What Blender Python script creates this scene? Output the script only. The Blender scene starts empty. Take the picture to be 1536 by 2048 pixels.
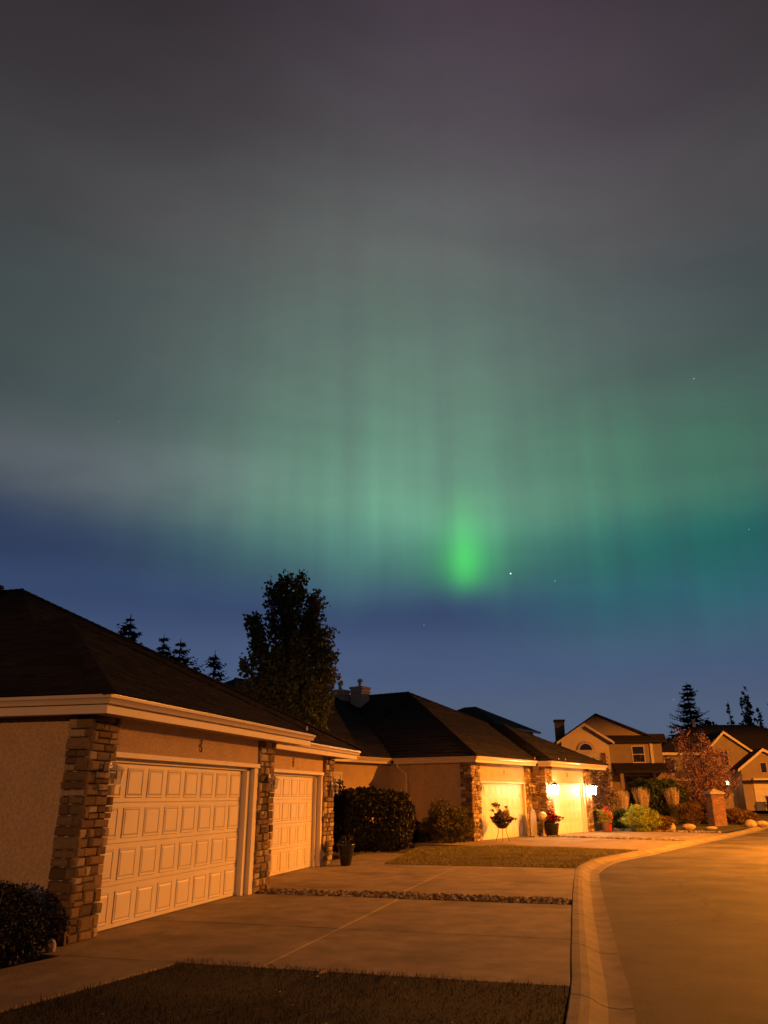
import bpy, bmesh, math, random
import numpy as np
from mathutils import Vector, Matrix

R = math.radians
scene = bpy.context.scene
COL = scene.collection
rng = random.Random(7)
nrng = np.random.default_rng(11)

# ------------------------------------------------------------------ camera
cam_d = bpy.data.cameras.new('camera')
cam = bpy.data.objects.new('camera', cam_d)
COL.objects.link(cam)
cam.location = (0, 0, 1.7)
cam.rotation_euler = (R(90 + 20.18), 0, 0)
cam_d.sensor_fit = 'VERTICAL'
cam_d.sensor_height = 36.0
cam_d.lens = 1540 / 2048 * 36.0
cam_d.clip_end = 3000
cam_d.clip_start = 0.05
scene.camera = cam

# ------------------------------------------------------------------ view
scene.view_settings.view_transform = 'Standard'
scene.view_settings.look = 'None'
scene.view_settings.exposure = 0.0
scene.view_settings.gamma = 1.0
scene.view_settings.use_curve_mapping = False
scene.cycles.use_denoising = True
scene.cycles.max_bounces = 6
scene.cycles.transparent_max_bounces = 12


def lin(r, g, b):
    f = lambda c: (c / 255 / 12.92) if c / 255 <= 0.04045 else ((c / 255 + 0.055) / 1.055) ** 2.4
    return (f(r), f(g), f(b))


# ------------------------------------------------------------------ night sky with aurora
world = bpy.data.worlds.new('World')
scene.world = world
world.use_nodes = True
WT = world.node_tree
WT.nodes.clear()


class X:
    """a value socket in the world tree with arithmetic"""
    def __init__(s, v): s.v = v
    @staticmethod
    def op(o, *a):
        n = WT.nodes.new('ShaderNodeMath'); n.operation = o
        for i, q in enumerate(a):
            q = q.v if isinstance(q, X) else q
            if isinstance(q, (int, float)): n.inputs[i].default_value = q
            else: WT.links.new(q, n.inputs[i])
        return X(n.outputs[0])
    def __add__(s, o): return X.op('ADD', s, o)
    __radd__ = __add__
    def __sub__(s, o): return X.op('SUBTRACT', s, o)
    def __rsub__(s, o): return X.op('SUBTRACT', o, s)
    def __mul__(s, o): return X.op('MULTIPLY', s, o)
    __rmul__ = __mul__
    def __truediv__(s, o): return X.op('DIVIDE', s, o)


def xexp(a): return X.op('EXPONENT', a)
def gauss(v, c, w):
    d = (v - c) / w
    return xexp(d * d * -1.0)
def sstep(lo, hi, v):
    n = WT.nodes.new('ShaderNodeMapRange'); n.interpolation_type = 'SMOOTHSTEP'
    for i, q in ((0, v), (1, lo), (2, hi)):
        q = q.v if isinstance(q, X) else q
        if isinstance(q, (int, float)): n.inputs[i].default_value = q
        else: WT.links.new(q, n.inputs[i])
    return X(n.outputs[0])
def vec(a, b, c=0.0):
    n = WT.nodes.new('ShaderNodeCombineXYZ')
    for i, q in enumerate((a, b, c)):
        q = q.v if isinstance(q, X) else q
        if isinstance(q, (int, float)): n.inputs[i].default_value = q
        else: WT.links.new(q, n.inputs[i])
    return n.outputs[0]
def wnoise(v, detail=3.0, rough=0.5, dist=0.0):
    n = WT.nodes.new('ShaderNodeTexNoise'); n.noise_dimensions = '3D'
    n.inputs['Scale'].default_value = 1.0
    n.inputs['Detail'].default_value = detail
    n.inputs['Roughness'].default_value = rough
    n.inputs['Distortion'].default_value = dist
    WT.links.new(v, n.inputs['Vector'])
    return X(n.outputs['Fac'])


tc = WT.nodes.new('ShaderNodeTexCoord')
sep = WT.nodes.new('ShaderNodeSeparateXYZ')
WT.links.new(tc.outputs['Generated'], sep.inputs[0])
dx, dy, dz = (X(sep.outputs[i]) for i in range(3))
DEG = 57.29578
az = X.op('ARCTAN2', dx, dy) * DEG          # 0 = north (the way the street runs), + to the right
el = X.op('ARCSINE', dz) * DEG
# soft warp for cloud shapes
cl = wnoise(vec(az * 0.045, el * 0.11, 3.1), 4.0, 0.55, 0.3)
cl2 = wnoise(vec(az * 0.02 + 9.0, el * 0.07, 7.7), 3.0, 0.5)
edge = (cl - 0.5) * 4.0                      # ragged lower cloud edge, degrees
e2 = el + edge * sstep(14.0, 20.0, el)
ramp = WT.nodes.new('ShaderNodeValToRGB')
stops = [(-90, (6, 5, 5)), (-3, (14, 13, 15)), (0, (87, 95, 117)), (5, (82, 95, 120)), (9, (70, 86, 119)), (13.5, (53, 70, 106)),
         (16.5, (45, 58, 90)), (21.5, (73, 82, 92)), (25, (71, 85, 88)), (32, (72, 82, 84)), (40, (75, 73, 76)),
         (48, (63, 58, 62)), (54, (53, 47, 52)), (70, (34, 30, 34)), (90, (24, 22, 24))]
cr = ramp.color_ramp
cr.interpolation = 'EASE'
while len(cr.elements) < len(stops):
    cr.elements.new(0.5)
for k, (p, c) in enumerate(stops):
    cr.elements[k].position = (p + 90) / 180
for k, (p, c) in enumerate(stops):
    cr.elements[k].color = (*lin(*c), 1)
WT.links.new(((e2 + 90.0) / 180.0).v, ramp.inputs[0])
# aurora curtain with vertical rays
rays = wnoise(vec(az * 0.27, el * 0.016, 1.0), 2.0, 0.5)
raysf = wnoise(vec(az * 0.62 + el * 0.010, el * 0.02, 8.0), 2.0, 0.5)
rays = rays * 0.62 + raysf * 0.38
foot = wnoise(vec(az * 0.16, 4.0, 2.0), 2.0, 0.5)
el0 = 9.9 + foot * 4.4
curtain = gauss(az, 1.0, 13.5) * sstep(el0 - 0.5, el0 + 8.5, el) * xexp(X.op('MAXIMUM', el - 21.0, 0.0) * -0.115)
curtain = curtain * (0.42 + rays * 1.20)
spot = (gauss(az, 6.25, 1.25) * (gauss(el, 16.2, 1.7) * 0.62 + gauss(el, 18.3, 3.2) * 0.30) + gauss(az, 6.1, 2.2) * gauss(el, 16.4, 2.3) * 0.32 + gauss(az, 6.6, 4.0) * gauss(el, 17.2, 3.2) * 0.30) * sstep(12.6, 15.2, el) * (0.8 + rays * 0.4)
veil = sstep(4.0, 20.0, az) * sstep(6.5, 15.0, el) * (1.0 - sstep(18.0, 33.0, el)) * (1.0 - sstep(45.0, 80.0, az)) * (0.1 + rays * 1.8)
veil2 = gauss(az, 24.0, 9.0) * gauss(el, 21.0, 6.0)
band = sstep(-4.0, -14.0, az) * gauss(e2, 22.3, 2.6) * (1.0 - sstep(-80.0, -60.0, az * -1.0) * 0.0)
purple = gauss(az, 9.0, 20.0) * sstep(28.0, 48.0, el) * (1.0 - sstep(54.0, 80.0, el))
haze_hi = gauss(az, 0.0, 28.0) * gauss(el, 31.0, 11.0)


def chan(i):
    return (curtain * (0.072, 0.252, 0.122)[i] + spot * (0.015, 0.34, 0.0)[i] + veil * (-0.006, 0.062, 0.010)[i]
            + veil2 * (-0.008, 0.026, 0.004)[i] + band * (0.040, 0.040, 0.041)[i] * (0.4 + cl * 1.2)
            + purple * (0.026, 0.012, 0.025)[i] + haze_hi * (0.044, 0.052, 0.047)[i])


stars = None
for (sa, se, rad, br) in [(9.66, 15.4, 0.050, 1.5), (12.9, 14.7, 0.030, 0.5), (3.0, 11.8, 0.028, 0.4), (24.6, 27.7, 0.030, 0.55),
                          (26.6, 17.0, 0.026, 0.45), (20.2, 6.1, 0.026, 0.35), (-21.0, 25.3, 0.02, 0.3), (40.0, 33.0, 0.04, 0.7), (-44.0, 30.0, 0.04, 0.6)]:
    v = (math.sin(R(sa)) * math.cos(R(se)), math.cos(R(sa)) * math.cos(R(se)), math.sin(R(se)))
    ddx, ddy, ddz = dx - v[0], dy - v[1], dz - v[2]
    d2 = ddx * ddx + ddy * ddy + ddz * ddz
    s = X.op('LESS_THAN', d2, R(rad) ** 2) * br
    stars = s if stars is None else stars + s
sepc = WT.nodes.new('ShaderNodeSeparateColor')
WT.links.new(ramp.outputs[0], sepc.inputs[0])
up = sstep(-2.0, 3.0, el)
streak = wnoise(vec(az * 0.05 + el * 0.03, el * 0.17, 5.5), 4.0, 0.5, 0.8)
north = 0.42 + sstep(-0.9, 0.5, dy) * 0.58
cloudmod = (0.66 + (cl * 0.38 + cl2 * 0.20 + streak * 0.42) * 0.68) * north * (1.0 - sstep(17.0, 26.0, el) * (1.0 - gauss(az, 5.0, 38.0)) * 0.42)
comb = WT.nodes.new('ShaderNodeCombineColor')
for i in range(3):
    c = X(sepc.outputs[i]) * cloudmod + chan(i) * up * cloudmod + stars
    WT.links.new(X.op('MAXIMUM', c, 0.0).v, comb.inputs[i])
bg = WT.nodes.new('ShaderNodeBackground')
WT.links.new(comb.outputs[0], bg.inputs[0])
bg.inputs[1].default_value = 1.0
wo = WT.nodes.new('ShaderNodeOutputWorld')
WT.links.new(bg.outputs[0], wo.inputs[0])

# light settings (the lamps themselves are built further down)
SODIUM = (1.0, 0.30, 0.020)
SODIUM_W = 45000.0
FAR_W = 30000.0
REAR = (1.0, 0.38, 0.085)
REAR_W = 40000.0
LANTERN = (1.0, 0.70, 0.36)
LANTERN_E = 250.0


# ------------------------------------------------------------------ materials
def mat(name, color, rough=0.8, var=0.0, scale=6.0, bump=0.0, bscale=40.0, metal=0.0, spec=0.3, col2=None, island=0.0, obj=False,
        emit=None, emit_s=0.0, stretch=None, wear=None, transl=0.0, grit=None, crack=0.0):
    m = bpy.data.materials.new(name)
    m.use_nodes = True
    t = m.node_tree
    b = t.nodes['Principled BSDF']
    b.inputs['Roughness'].default_value = rough
    b.inputs['Metallic'].default_value = metal
    b.inputs['Specular IOR Level'].default_value = spec
    b.inputs['Base Color'].default_value = (*color, 1)
    tc = t.nodes.new('ShaderNodeTexCoord')
    src = tc.outputs['Object']
    if stretch:
        mp = t.nodes.new('ShaderNodeMapping')
        mp.inputs['Scale'].default_value = stretch
        t.links.new(src, mp.inputs[0]); src = mp.outputs[0]
    last = None
    if var or col2:
        n = t.nodes.new('ShaderNodeTexNoise')
        n.inputs['Scale'].default_value = scale
        n.inputs['Detail'].default_value = 6
        n.inputs['Roughness'].default_value = 0.6
        t.links.new(src, n.inputs['Vector'])
        r = t.nodes.new('ShaderNodeValToRGB')
        r.color_ramp.elements[0].position = 0.32
        r.color_ramp.elements[1].position = 0.68
        c2 = col2 or tuple(min(1, c * (1 + var)) for c in color)
        c1 = color if col2 else tuple(c * (1 - var) for c in color)
        r.color_ramp.elements[0].color = (*c1, 1)
        r.color_ramp.elements[1].color = (*c2, 1)
        t.links.new(n.outputs['Fac'], r.inputs[0])
        last = r.outputs[0]
    if wear:
        n2 = t.nodes.new('ShaderNodeTexNoise')
        n2.inputs['Scale'].default_value = wear[1]
        n2.inputs['Detail'].default_value = 4
        t.links.new(tc.outputs['Object'], n2.inputs['Vector'])
        mr = t.nodes.new('ShaderNodeMapRange')
        mr.inputs[1].default_value = 0.48; mr.inputs[2].default_value = 0.72
        t.links.new(n2.outputs['Fac'], mr.inputs[0])
        mm = t.nodes.new('ShaderNodeMath'); mm.operation = 'MULTIPLY'; mm.inputs[1].default_value = wear[2]
        t.links.new(mr.outputs[0], mm.inputs[0])
        mx = t.nodes.new('ShaderNodeMix'); mx.data_type = 'RGBA'
        t.links.new(mm.outputs[0], mx.inputs[0])
        if last: t.links.new(last, mx.inputs[6])
        else: mx.inputs[6].default_value = (*color, 1)
        mx.inputs[7].default_value = (*wear[0], 1)
        last = mx.outputs[2]
    if grit:          # fine aggregate speckle
        n3 = t.nodes.new('ShaderNodeTexNoise')
        n3.inputs['Scale'].default_value = grit[1]; n3.inputs['Detail'].default_value = 2
        t.links.new(tc.outputs['Object'], n3.inputs['Vector'])
        mr3 = t.nodes.new('ShaderNodeMapRange')
        mr3.inputs[1].default_value = 0.3; mr3.inputs[2].default_value = 0.7
        mr3.inputs[3].default_value = 1 - grit[0]; mr3.inputs[4].default_value = 1 + grit[0]
        t.links.new(n3.outputs['Fac'], mr3.inputs[0])
        hs3 = t.nodes.new('ShaderNodeHueSaturation')
        t.links.new(mr3.outputs[0], hs3.inputs['Value']); t.links.new(last, hs3.inputs['Color'])
        last = hs3.outputs[0]
    if crack:         # sealed cracks
        wn = t.nodes.new('ShaderNodeTexNoise'); wn.inputs['Scale'].default_value = 1.1; wn.inputs['Detail'].default_value = 5
        t.links.new(tc.outputs['Object'], wn.inputs['Vector'])
        wm = t.nodes.new('ShaderNodeMix'); wm.data_type = 'RGBA'; wm.blend_type = 'ADD'; wm.inputs[0].default_value = 1.3
        t.links.new(tc.outputs['Object'], wm.inputs[6]); t.links.new(wn.outputs['Color'], wm.inputs[7])
        vo = t.nodes.new('ShaderNodeTexVoronoi'); vo.feature = 'DISTANCE_TO_EDGE'; vo.inputs['Scale'].default_value = crack
        t.links.new(wm.outputs[2], vo.inputs['Vector'])
        lt = t.nodes.new('ShaderNodeMapRange'); lt.inputs[1].default_value = 0.001; lt.inputs[2].default_value = 0.004
        lt.inputs[3].default_value = 0.55; lt.inputs[4].default_value = 1.0
        t.links.new(vo.outputs['Distance'], lt.inputs[0])
        hs4 = t.nodes.new('ShaderNodeHueSaturation')
        t.links.new(lt.outputs[0], hs4.inputs['Value']); t.links.new(last, hs4.inputs['Color'])
        last = hs4.outputs[0]
    if island or obj:
        if obj:
            g = t.nodes.new('ShaderNodeObjectInfo'); rnd = g.outputs['Random']
        else:
            g = t.nodes.new('ShaderNodeNewGeometry'); rnd = g.outputs['Random Per Island']
        if isinstance(obj or island, list):
            r2 = t.nodes.new('ShaderNodeValToRGB')
            cols = obj or island
            r2.color_ramp.interpolation = 'CONSTANT'
            while len(r2.color_ramp.elements) < len(cols): r2.color_ramp.elements.new(0.5)
            for k, c in enumerate(cols):
                r2.color_ramp.elements[k].position = k / len(cols)
                r2.color_ramp.elements[k].color = (*c, 1)
            t.links.new(rnd, r2.inputs[0])
            if last:
                # grain on top of each piece's own colour
                mx = t.nodes.new('ShaderNodeMix'); mx.data_type = 'RGBA'; mx.blend_type = 'MULTIPLY'
                mx.inputs[0].default_value = 1.0
                t.links.new(r2.outputs[0], mx.inputs[6]); t.links.new(last, mx.inputs[7])
                last = mx.outputs[2]
            else:
                last = r2.outputs[0]
        else:
            mr = t.nodes.new('ShaderNodeMapRange')
            mr.inputs[3].default_value = 1 - island; mr.inputs[4].default_value = 1 + island
            t.links.new(rnd, mr.inputs[0])
            hs = t.nodes.new('ShaderNodeHueSaturation')
            t.links.new(mr.outputs[0], hs.inputs['Value'])
            if last: t.links.new(last, hs.inputs['Color'])
            else: hs.inputs['Color'].default_value = (*color, 1)
            last = hs.outputs[0]
    if last: t.links.new(last, b.inputs['Base Color'])
    if bump:
        n = t.nodes.new('ShaderNodeTexNoise')
        n.inputs['Scale'].default_value = bscale
        n.inputs['Detail'].default_value = 5
        t.links.new(src, n.inputs['Vector'])
        bp = t.nodes.new('ShaderNodeBump')
        bp.inputs['Strength'].default_value = bump
        bp.inputs['Distance'].default_value = 0.02
        t.links.new(n.outputs['Fac'], bp.inputs['Height'])
        t.links.new(bp.outputs[0], b.inputs['Normal'])
    if emit:
        b.inputs['Emission Color'].default_value = (*emit, 1)
        b.inputs['Emission Strength'].default_value = emit_s
    if transl:
        tr = t.nodes.new('ShaderNodeBsdfTranslucent')
        if last: t.links.new(last, tr.inputs[0])
        else: tr.inputs[0].default_value = (*color, 1)
        ms = t.nodes.new('ShaderNodeMixShader'); ms.inputs[0].default_value = transl
        t.links.new(b.outputs[0], ms.inputs[1]); t.links.new(tr.outputs[0], ms.inputs[2])
        t.links.new(ms.outputs[0], t.nodes['Material Output'].inputs[0])
    return m


def glass_mat(name, tint=(0.8, 0.8, 0.78), mixf=0.10):
    m = bpy.data.materials.new(name); m.use_nodes = True
    t = m.node_tree
    b = t.nodes['Principled BSDF']
    b.inputs['Base Color'].default_value = (0.5, 0.47, 0.42, 1)
    b.inputs['Roughness'].default_value = 0.4
    tr = t.nodes.new('ShaderNodeBsdfTransparent'); tr.inputs[0].default_value = (*tint, 1)
    ms = t.nodes.new('ShaderNodeMixShader'); ms.inputs[0].default_value = mixf
    t.links.new(tr.outputs[0], ms.inputs[1]); t.links.new(b.outputs[0], ms.inputs[2])
    t.links.new(ms.outputs[0], t.nodes['Material Output'].inputs[0])
    return m


M = {}
M['stucco'] = mat('stucco', (0.50, 0.365, 0.235), 0.92, 0.20, 24.0, 1.0, 55, wear=((0.33, 0.25, 0.17), 2.2, 0.35))
M['stucco_pale'] = mat('stucco_pale', (0.64, 0.52, 0.38), 0.9, 0.08, 2.0, 0.3, 60)
M['stucco_brown'] = mat('stucco_brown', (0.30, 0.235, 0.18), 0.9, 0.08, 2.0, 0.3, 60)
M['door'] = mat('door_paint', (0.64, 0.575, 0.50), 0.45, 0.05, 3.0, 0.10, 260, spec=0.4, wear=((0.50, 0.41, 0.31), 1.4, 0.30))
M['trim'] = mat('trim_paint', (0.62, 0.54, 0.45), 0.5, 0.05, 4.0, 0.06, 90, spec=0.4)
M['gutter'] = mat('gutter_metal', (0.60, 0.51, 0.41), 0.32, 0.04, 3.0, 0.0, metal=0.0, spec=0.6)
M['soffit'] = mat('soffit', (0.40, 0.31, 0.22), 0.7, 0.06, 3.0)
M['shingle'] = mat('shingle', (0.024, 0.018, 0.016), 0.95, 0.3, 14.0, 0.6, 160, spec=0.12, island=0.35)
M['shingle_far'] = mat('shingle_far', (0.034, 0.028, 0.026), 0.95, 0.25, 6.0, 0.4, 60, spec=0.12, island=0.25)
STONES = [(0.34, 0.245, 0.155), (0.22, 0.15, 0.095), (0.54, 0.42, 0.29), (0.29, 0.205, 0.13), (0.15, 0.105, 0.07), (0.36, 0.24, 0.135), (0.60, 0.48, 0.34), (0.26, 0.18, 0.11), (0.31, 0.225, 0.145)]
GR = dict(col2=(1.0, 1.0, 1.0))
M['stone'] = mat('ledge_stone', (0.62, 0.60, 0.58), 0.9, 0.0, 9.0, 0.9, 34, obj=STONES, **GR)
M['stone_j'] = mat('ledge_stone_joined', (0.62, 0.60, 0.58), 0.9, 0.0, 9.0, 0.9, 34, island=STONES, **GR)
M['brick_j'] = mat('brick_joined', (0.7, 0.68, 0.66), 0.9, 0.0, 9.0, 0.7, 40, island=[(0.30, 0.15, 0.10), (0.24, 0.13, 0.095), (0.36, 0.19, 0.12), (0.27, 0.17, 0.12)], **GR)
M['mortar'] = mat('mortar', (0.15, 0.115, 0.085), 0.95, 0.2, 12, 0.6, 80)
M['concrete'] = mat('concrete', (0.265, 0.21, 0.155), 0.85, 0.24, 2.3, 0.5, 90, wear=((0.13, 0.105, 0.08), 0.8, 0.75), grit=(0.16, 260.0), crack=0.0)
M['kerb'] = mat('kerb_concrete', (0.22, 0.178, 0.135), 0.85, 0.22, 3.0, 0.5, 70, wear=((0.11, 0.09, 0.07), 1.9, 0.8), grit=(0.2, 200.0))
M['asphalt'] = mat('asphalt', (0.105, 0.086, 0.066), 0.8, 0.34, 0.7, 1.0, 150, wear=((0.036, 0.030, 0.025), 0.42, 1.0), spec=0.3, grit=(0.55, 120.0), crack=0.13)
M['soil'] = mat('soil', (0.055, 0.042, 0.03), 0.95, 0.3, 3, 1.0, 30)
M['turf'] = mat('turf', (0.045, 0.042, 0.018), 0.95, 0.35, 1.2, 1.0, 40, col2=(0.075, 0.062, 0.026))
M['turf_shaded'] = mat('turf_shaded', (0.020, 0.017, 0.010), 0.95, 0.35, 1.2, 1.0, 40, col2=(0.040, 0.031, 0.016))  # darker turf copy, the near lawn's shade is put into its colour
M['turf_dry'] = mat('turf_dry', (0.075, 0.062, 0.026), 0.95, 0.35, 1.2, 1.0, 40, col2=(0.13, 0.10, 0.04))
M['blade'] = mat('grass_blade', (0.15, 0.145, 0.048), 0.8, 0.0, island=0.5, col2=(0.28, 0.225, 0.075), scale=0.9, spec=0.2)
M['blade_shaded'] = mat('grass_blade_shaded', (0.017, 0.015, 0.008), 0.8, 0.0, island=0.5, col2=(0.036, 0.027, 0.013), scale=0.9, spec=0.2)  # blades of the near lawn, shade painted into their colour
M['metal_dark'] = mat('dark_metal', (0.035, 0.028, 0.022), 0.4, 0.1, 10, metal=0.6)
M['metal_lt'] = mat('galvanised', (0.50, 0.45, 0.38), 0.35, 0.1, 8, metal=0.5)
M['plate'] = mat('lamp_plate', (0.70, 0.62, 0.52), 0.35, 0.05, 8, spec=0.5)
M['glass'] = glass_mat('lamp_glass')
M['bulb'] = mat('dead_bulb', (0.22, 0.20, 0.17), 0.5, spec=0.3)
M['lit'] = mat('lit_glass', (0.8, 0.7, 0.5), 0.3, emit=LANTERN, emit_s=LANTERN_E)
M['lit_dim'] = mat('lit_glass_dim', (0.8, 0.7, 0.5), 0.3, emit=LANTERN, emit_s=25.0)
M['window'] = mat('window_glass', (0.02, 0.02, 0.025), 0.06, spec=0.8)
M['blind'] = mat('window_blind', (0.60, 0.54, 0.48), 0.7, 0.05, 5)
M['bark'] = mat('bark', (0.11, 0.085, 0.065), 0.95, 0.3, 10, 0.8, 40)
M['bark_pale'] = mat('bark_pale', (0.26, 0.18, 0.15), 0.9, 0.3, 10, 0.5, 40)
M['leaf_tree'] = mat('aspen_leaf', (0.100, 0.120, 0.045), 0.6, 0.0, 1, island=0.55, spec=0.3, transl=0.25)
M['leaf_hedge'] = mat('hedge_leaf', (0.036, 0.031, 0.016), 0.65, 0.0, 1, island=0.6, spec=0.3, transl=0.15)
M['leaf_juniper'] = mat('juniper_leaf', (0.085, 0.070, 0.025), 0.65, 0.0, 1, island=0.55, spec=0.2, transl=0.15)
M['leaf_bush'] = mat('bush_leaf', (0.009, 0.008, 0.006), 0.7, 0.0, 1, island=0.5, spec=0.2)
M['leaf_lime'] = mat('lime_leaf', (0.24, 0.27, 0.035), 0.6, 0.0, 1, island=0.45, spec=0.3, transl=0.3)
M['leaf_green'] = mat('green_leaf', (0.055, 0.075, 0.022), 0.6, 0.0, 1, island=0.5, spec=0.3, transl=0.25)
M['leaf_red'] = mat('purple_leaf', (0.26, 0.135, 0.145), 0.6, 0.0, 1, island=0.5, spec=0.3, transl=0.3)
M['leaf_vine'] = mat('vine_leaf', (0.15, 0.085, 0.055), 0.6, 0.0, 1, island=0.6, spec=0.3, transl=0.3)
M['leaf_brown'] = mat('brown_leaf', (0.14, 0.078, 0.024), 0.6, 0.0, 1, island=0.5, spec=0.3, transl=0.25)
M['needle'] = mat('spruce_needle', (0.020, 0.023, 0.015), 0.8, 0.0, 1, island=0.5, spec=0.2)
M['needle_far'] = mat('far_foliage', (0.016, 0.014, 0.011), 0.8, 0.0, 1, island=0.5, spec=0.2)
M['straw'] = mat('straw', (0.62, 0.49, 0.28), 0.8, 0.0, 1, island=0.3, transl=0.35)
M['reed'] = mat('reed_green', (0.12, 0.11, 0.03), 0.8, 0.0, 1, island=0.4, transl=0.3)
M['boulder'] = mat('boulder', (0.36, 0.27, 0.18), 0.9, 0.25, 4, 0.8, 14)
M['gravel'] = mat('river_rock', (0.75, 0.73, 0.7), 0.85, 0.0, 20, 0.5, 40, island=[(0.30, 0.24, 0.17), (0.20, 0.155, 0.11), (0.40, 0.33, 0.25), (0.13, 0.10, 0.075), (0.25, 0.18, 0.12)], **GR)
M['pot'] = mat('glazed_pot', (0.014, 0.014, 0.017), 0.25, 0.2, 6, spec=0.5)
M['pot_plum'] = mat('plum_pot', (0.15, 0.085, 0.075), 0.5, 0.1, 6)
M['grey_slab'] = mat('grey_slate', (0.19, 0.165, 0.17), 0.7, 0.15, 4, 0.4, 30)
M['globe'] = mat('pale_globe', (0.50, 0.42, 0.30), 0.5, 0.1, 6)
M['petal_red'] = mat('red_petal', (0.42, 0.03, 0.05), 0.6, 0.0, 1, island=0.4)
M['petal_white'] = mat('pale_petal', (0.50, 0.40, 0.26), 0.6, 0.0, 1, island=0.4)
M['leaf_dark'] = mat('dark_leaf', (0.045, 0.03, 0.026), 0.7, 0.0, 1, island=0.5)
M['red_plastic'] = mat('red_plastic', (0.45, 0.03, 0.02), 0.4)
M['green_paint'] = mat('green_paint', (0.05, 0.15, 0.10), 0.5, 0.08, 4)
M['black_plastic'] = mat('black_plastic', (0.014, 0.013, 0.013), 0.5, 0.1, 4)
M['shutter'] = mat('maroon_shutter', (0.16, 0.055, 0.04), 0.7, 0.1, 6)
M['leaf_litter'] = mat('fallen_leaf', (0.30, 0.23, 0.14), 0.8, 0.0, 1, island=0.4)
M['leaf_yellow'] = mat('yellow_leaf', (0.55, 0.30, 0.06), 0.7)
M['lamp_lens'] = mat('lamp_lens', (0.8, 0.6, 0.3), 0.4, emit=SODIUM, emit_s=40.0)
M['pale_stone'] = mat('pale_stone', (0.36, 0.29, 0.22), 0.9, 0.15, 8, 0.5, 30)


# ------------------------------------------------------------------ builders
class MB:
    def __init__(s): s.v = []; s.f = []
    def add(s, vs, fs):
        o = len(s.v)
        s.v += [tuple(q) for q in vs]
        s.f += [tuple(i + o for i in f) for f in fs]
        return s
    def box(s, x0, x1, y0, y1, z0, z1):
        vs = [(x0, y0, z0), (x1, y0, z0), (x1, y1, z0), (x0, y1, z0), (x0, y0, z1), (x1, y0, z1), (x1, y1, z1), (x0, y1, z1)]
        return s.add(vs, [(0, 3, 2, 1), (4, 5, 6, 7), (0, 1, 5, 4), (1, 2, 6, 5), (2, 3, 7, 6), (3, 0, 4, 7)])
    def prism(s, poly, z0, z1):
        n = len(poly)
        vs = [(p[0], p[1], z0) for p in poly] + [(p[0], p[1], z1) for p in poly]
        fs = [tuple(range(n - 1, -1, -1)), tuple(range(n, 2 * n))] + [(i, (i + 1) % n, n + (i + 1) % n, n + i) for i in range(n)]
        return s.add(vs, fs)
    def prism_y(s, poly, y0, y1):
        """polygon in x,z extruded along y"""
        n = len(poly)
        vs = [(p[0], y0, p[1]) for p in poly] + [(p[0], y1, p[1]) for p in poly]
        fs = [tuple(range(n)), tuple(range(2 * n - 1, n - 1, -1))] + [((i + 1) % n, i, n + i, n + (i + 1) % n) for i in range(n)]
        return s.add(vs, fs)
    def tube(s, pts, rad, seg=8, cap=True):
        pts = [Vector(p) for p in pts]
        rad = rad if isinstance(rad, (list, tuple)) else [rad] * len(pts)
        o = len(s.v)
        for i, p in enumerate(pts):
            d = (pts[min(i + 1, len(pts) - 1)] - pts[max(i - 1, 0)]).normalized()
            a = d.cross(Vector((0.31, 0.17, 0.94)) if abs(d.z) < 0.9 else Vector((1, 0.1, 0))).normalized()
            b = d.cross(a)
            for k in range(seg):
                t = 2 * math.pi * k / seg
                s.v.append(tuple(p + (a * math.cos(t) + b * math.sin(t)) * rad[i]))
        for i in range(len(pts) - 1):
            for k in range(seg):
                s.f.append((o + i * seg + k, o + i * seg + (k + 1) % seg, o + (i + 1) * seg + (k + 1) % seg, o + (i + 1) * seg + k))
        if cap:
            s.f.append(tuple(o + k for k in range(seg - 1, -1, -1)))
            s.f.append(tuple(o + (len(pts) - 1) * seg + k for k in range(seg)))
        return s
    def lathe(s, prof, c=(0, 0, 0), seg=16):
        o = len(s.v)
        for (r, z) in prof:
            for k in range(seg):
                t = 2 * math.pi * k / seg
                s.v.append((c[0] + r * math.cos(t), c[1] + r * math.sin(t), c[2] + z))
        for i in range(len(prof) - 1):
            for k in range(seg):
                s.f.append((o + i * seg + k, o + i * seg + (k + 1) % seg, o + (i + 1) * seg + (k + 1) % seg, o + (i + 1) * seg + k))
        s.f.append(tuple(o + k for k in range(seg - 1, -1, -1)))
        s.f.append(tuple(o + (len(prof) - 1) * seg + k for k in range(seg)))
        return s
    def blob(s, c, r, seed, sub=2, jit=0.18):
        bm = bmesh.new()
        bmesh.ops.create_icosphere(bm, subdivisions=sub, radius=1)
        q = random.Random(seed)
        ph = [q.uniform(0, 6.28) for _ in range(6)]
        o = len(s.v)
        for v in bm.verts:
            p = v.co
            k = 1 + jit * (math.sin(p.x * 3.1 + ph[0]) + math.sin(p.y * 3.7 + ph[1]) + math.sin(p.z * 3.3 + ph[2])) / 2 + q.uniform(-.3, .3) * jit
            s.v.append((c[0] + p.x * r[0] * k, c[1] + p.y * r[1] * k, c[2] + p.z * r[2] * k))
        for f in bm.faces: s.f.append(tuple(o + v.index for v in f.verts))
        bm.free()
        return s
    def mesh(s, name):
        me = bpy.data.meshes.new(name)
        me.from_pydata(s.v, [], s.f)
        me.update()
        return me
    def build(s, name, m, parent=None, smooth=False, bevel=0.0):
        me = s.mesh(name)
        if smooth:
            for p in me.polygons: p.use_smooth = True
        return link(name, me, m, parent, bevel)


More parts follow.
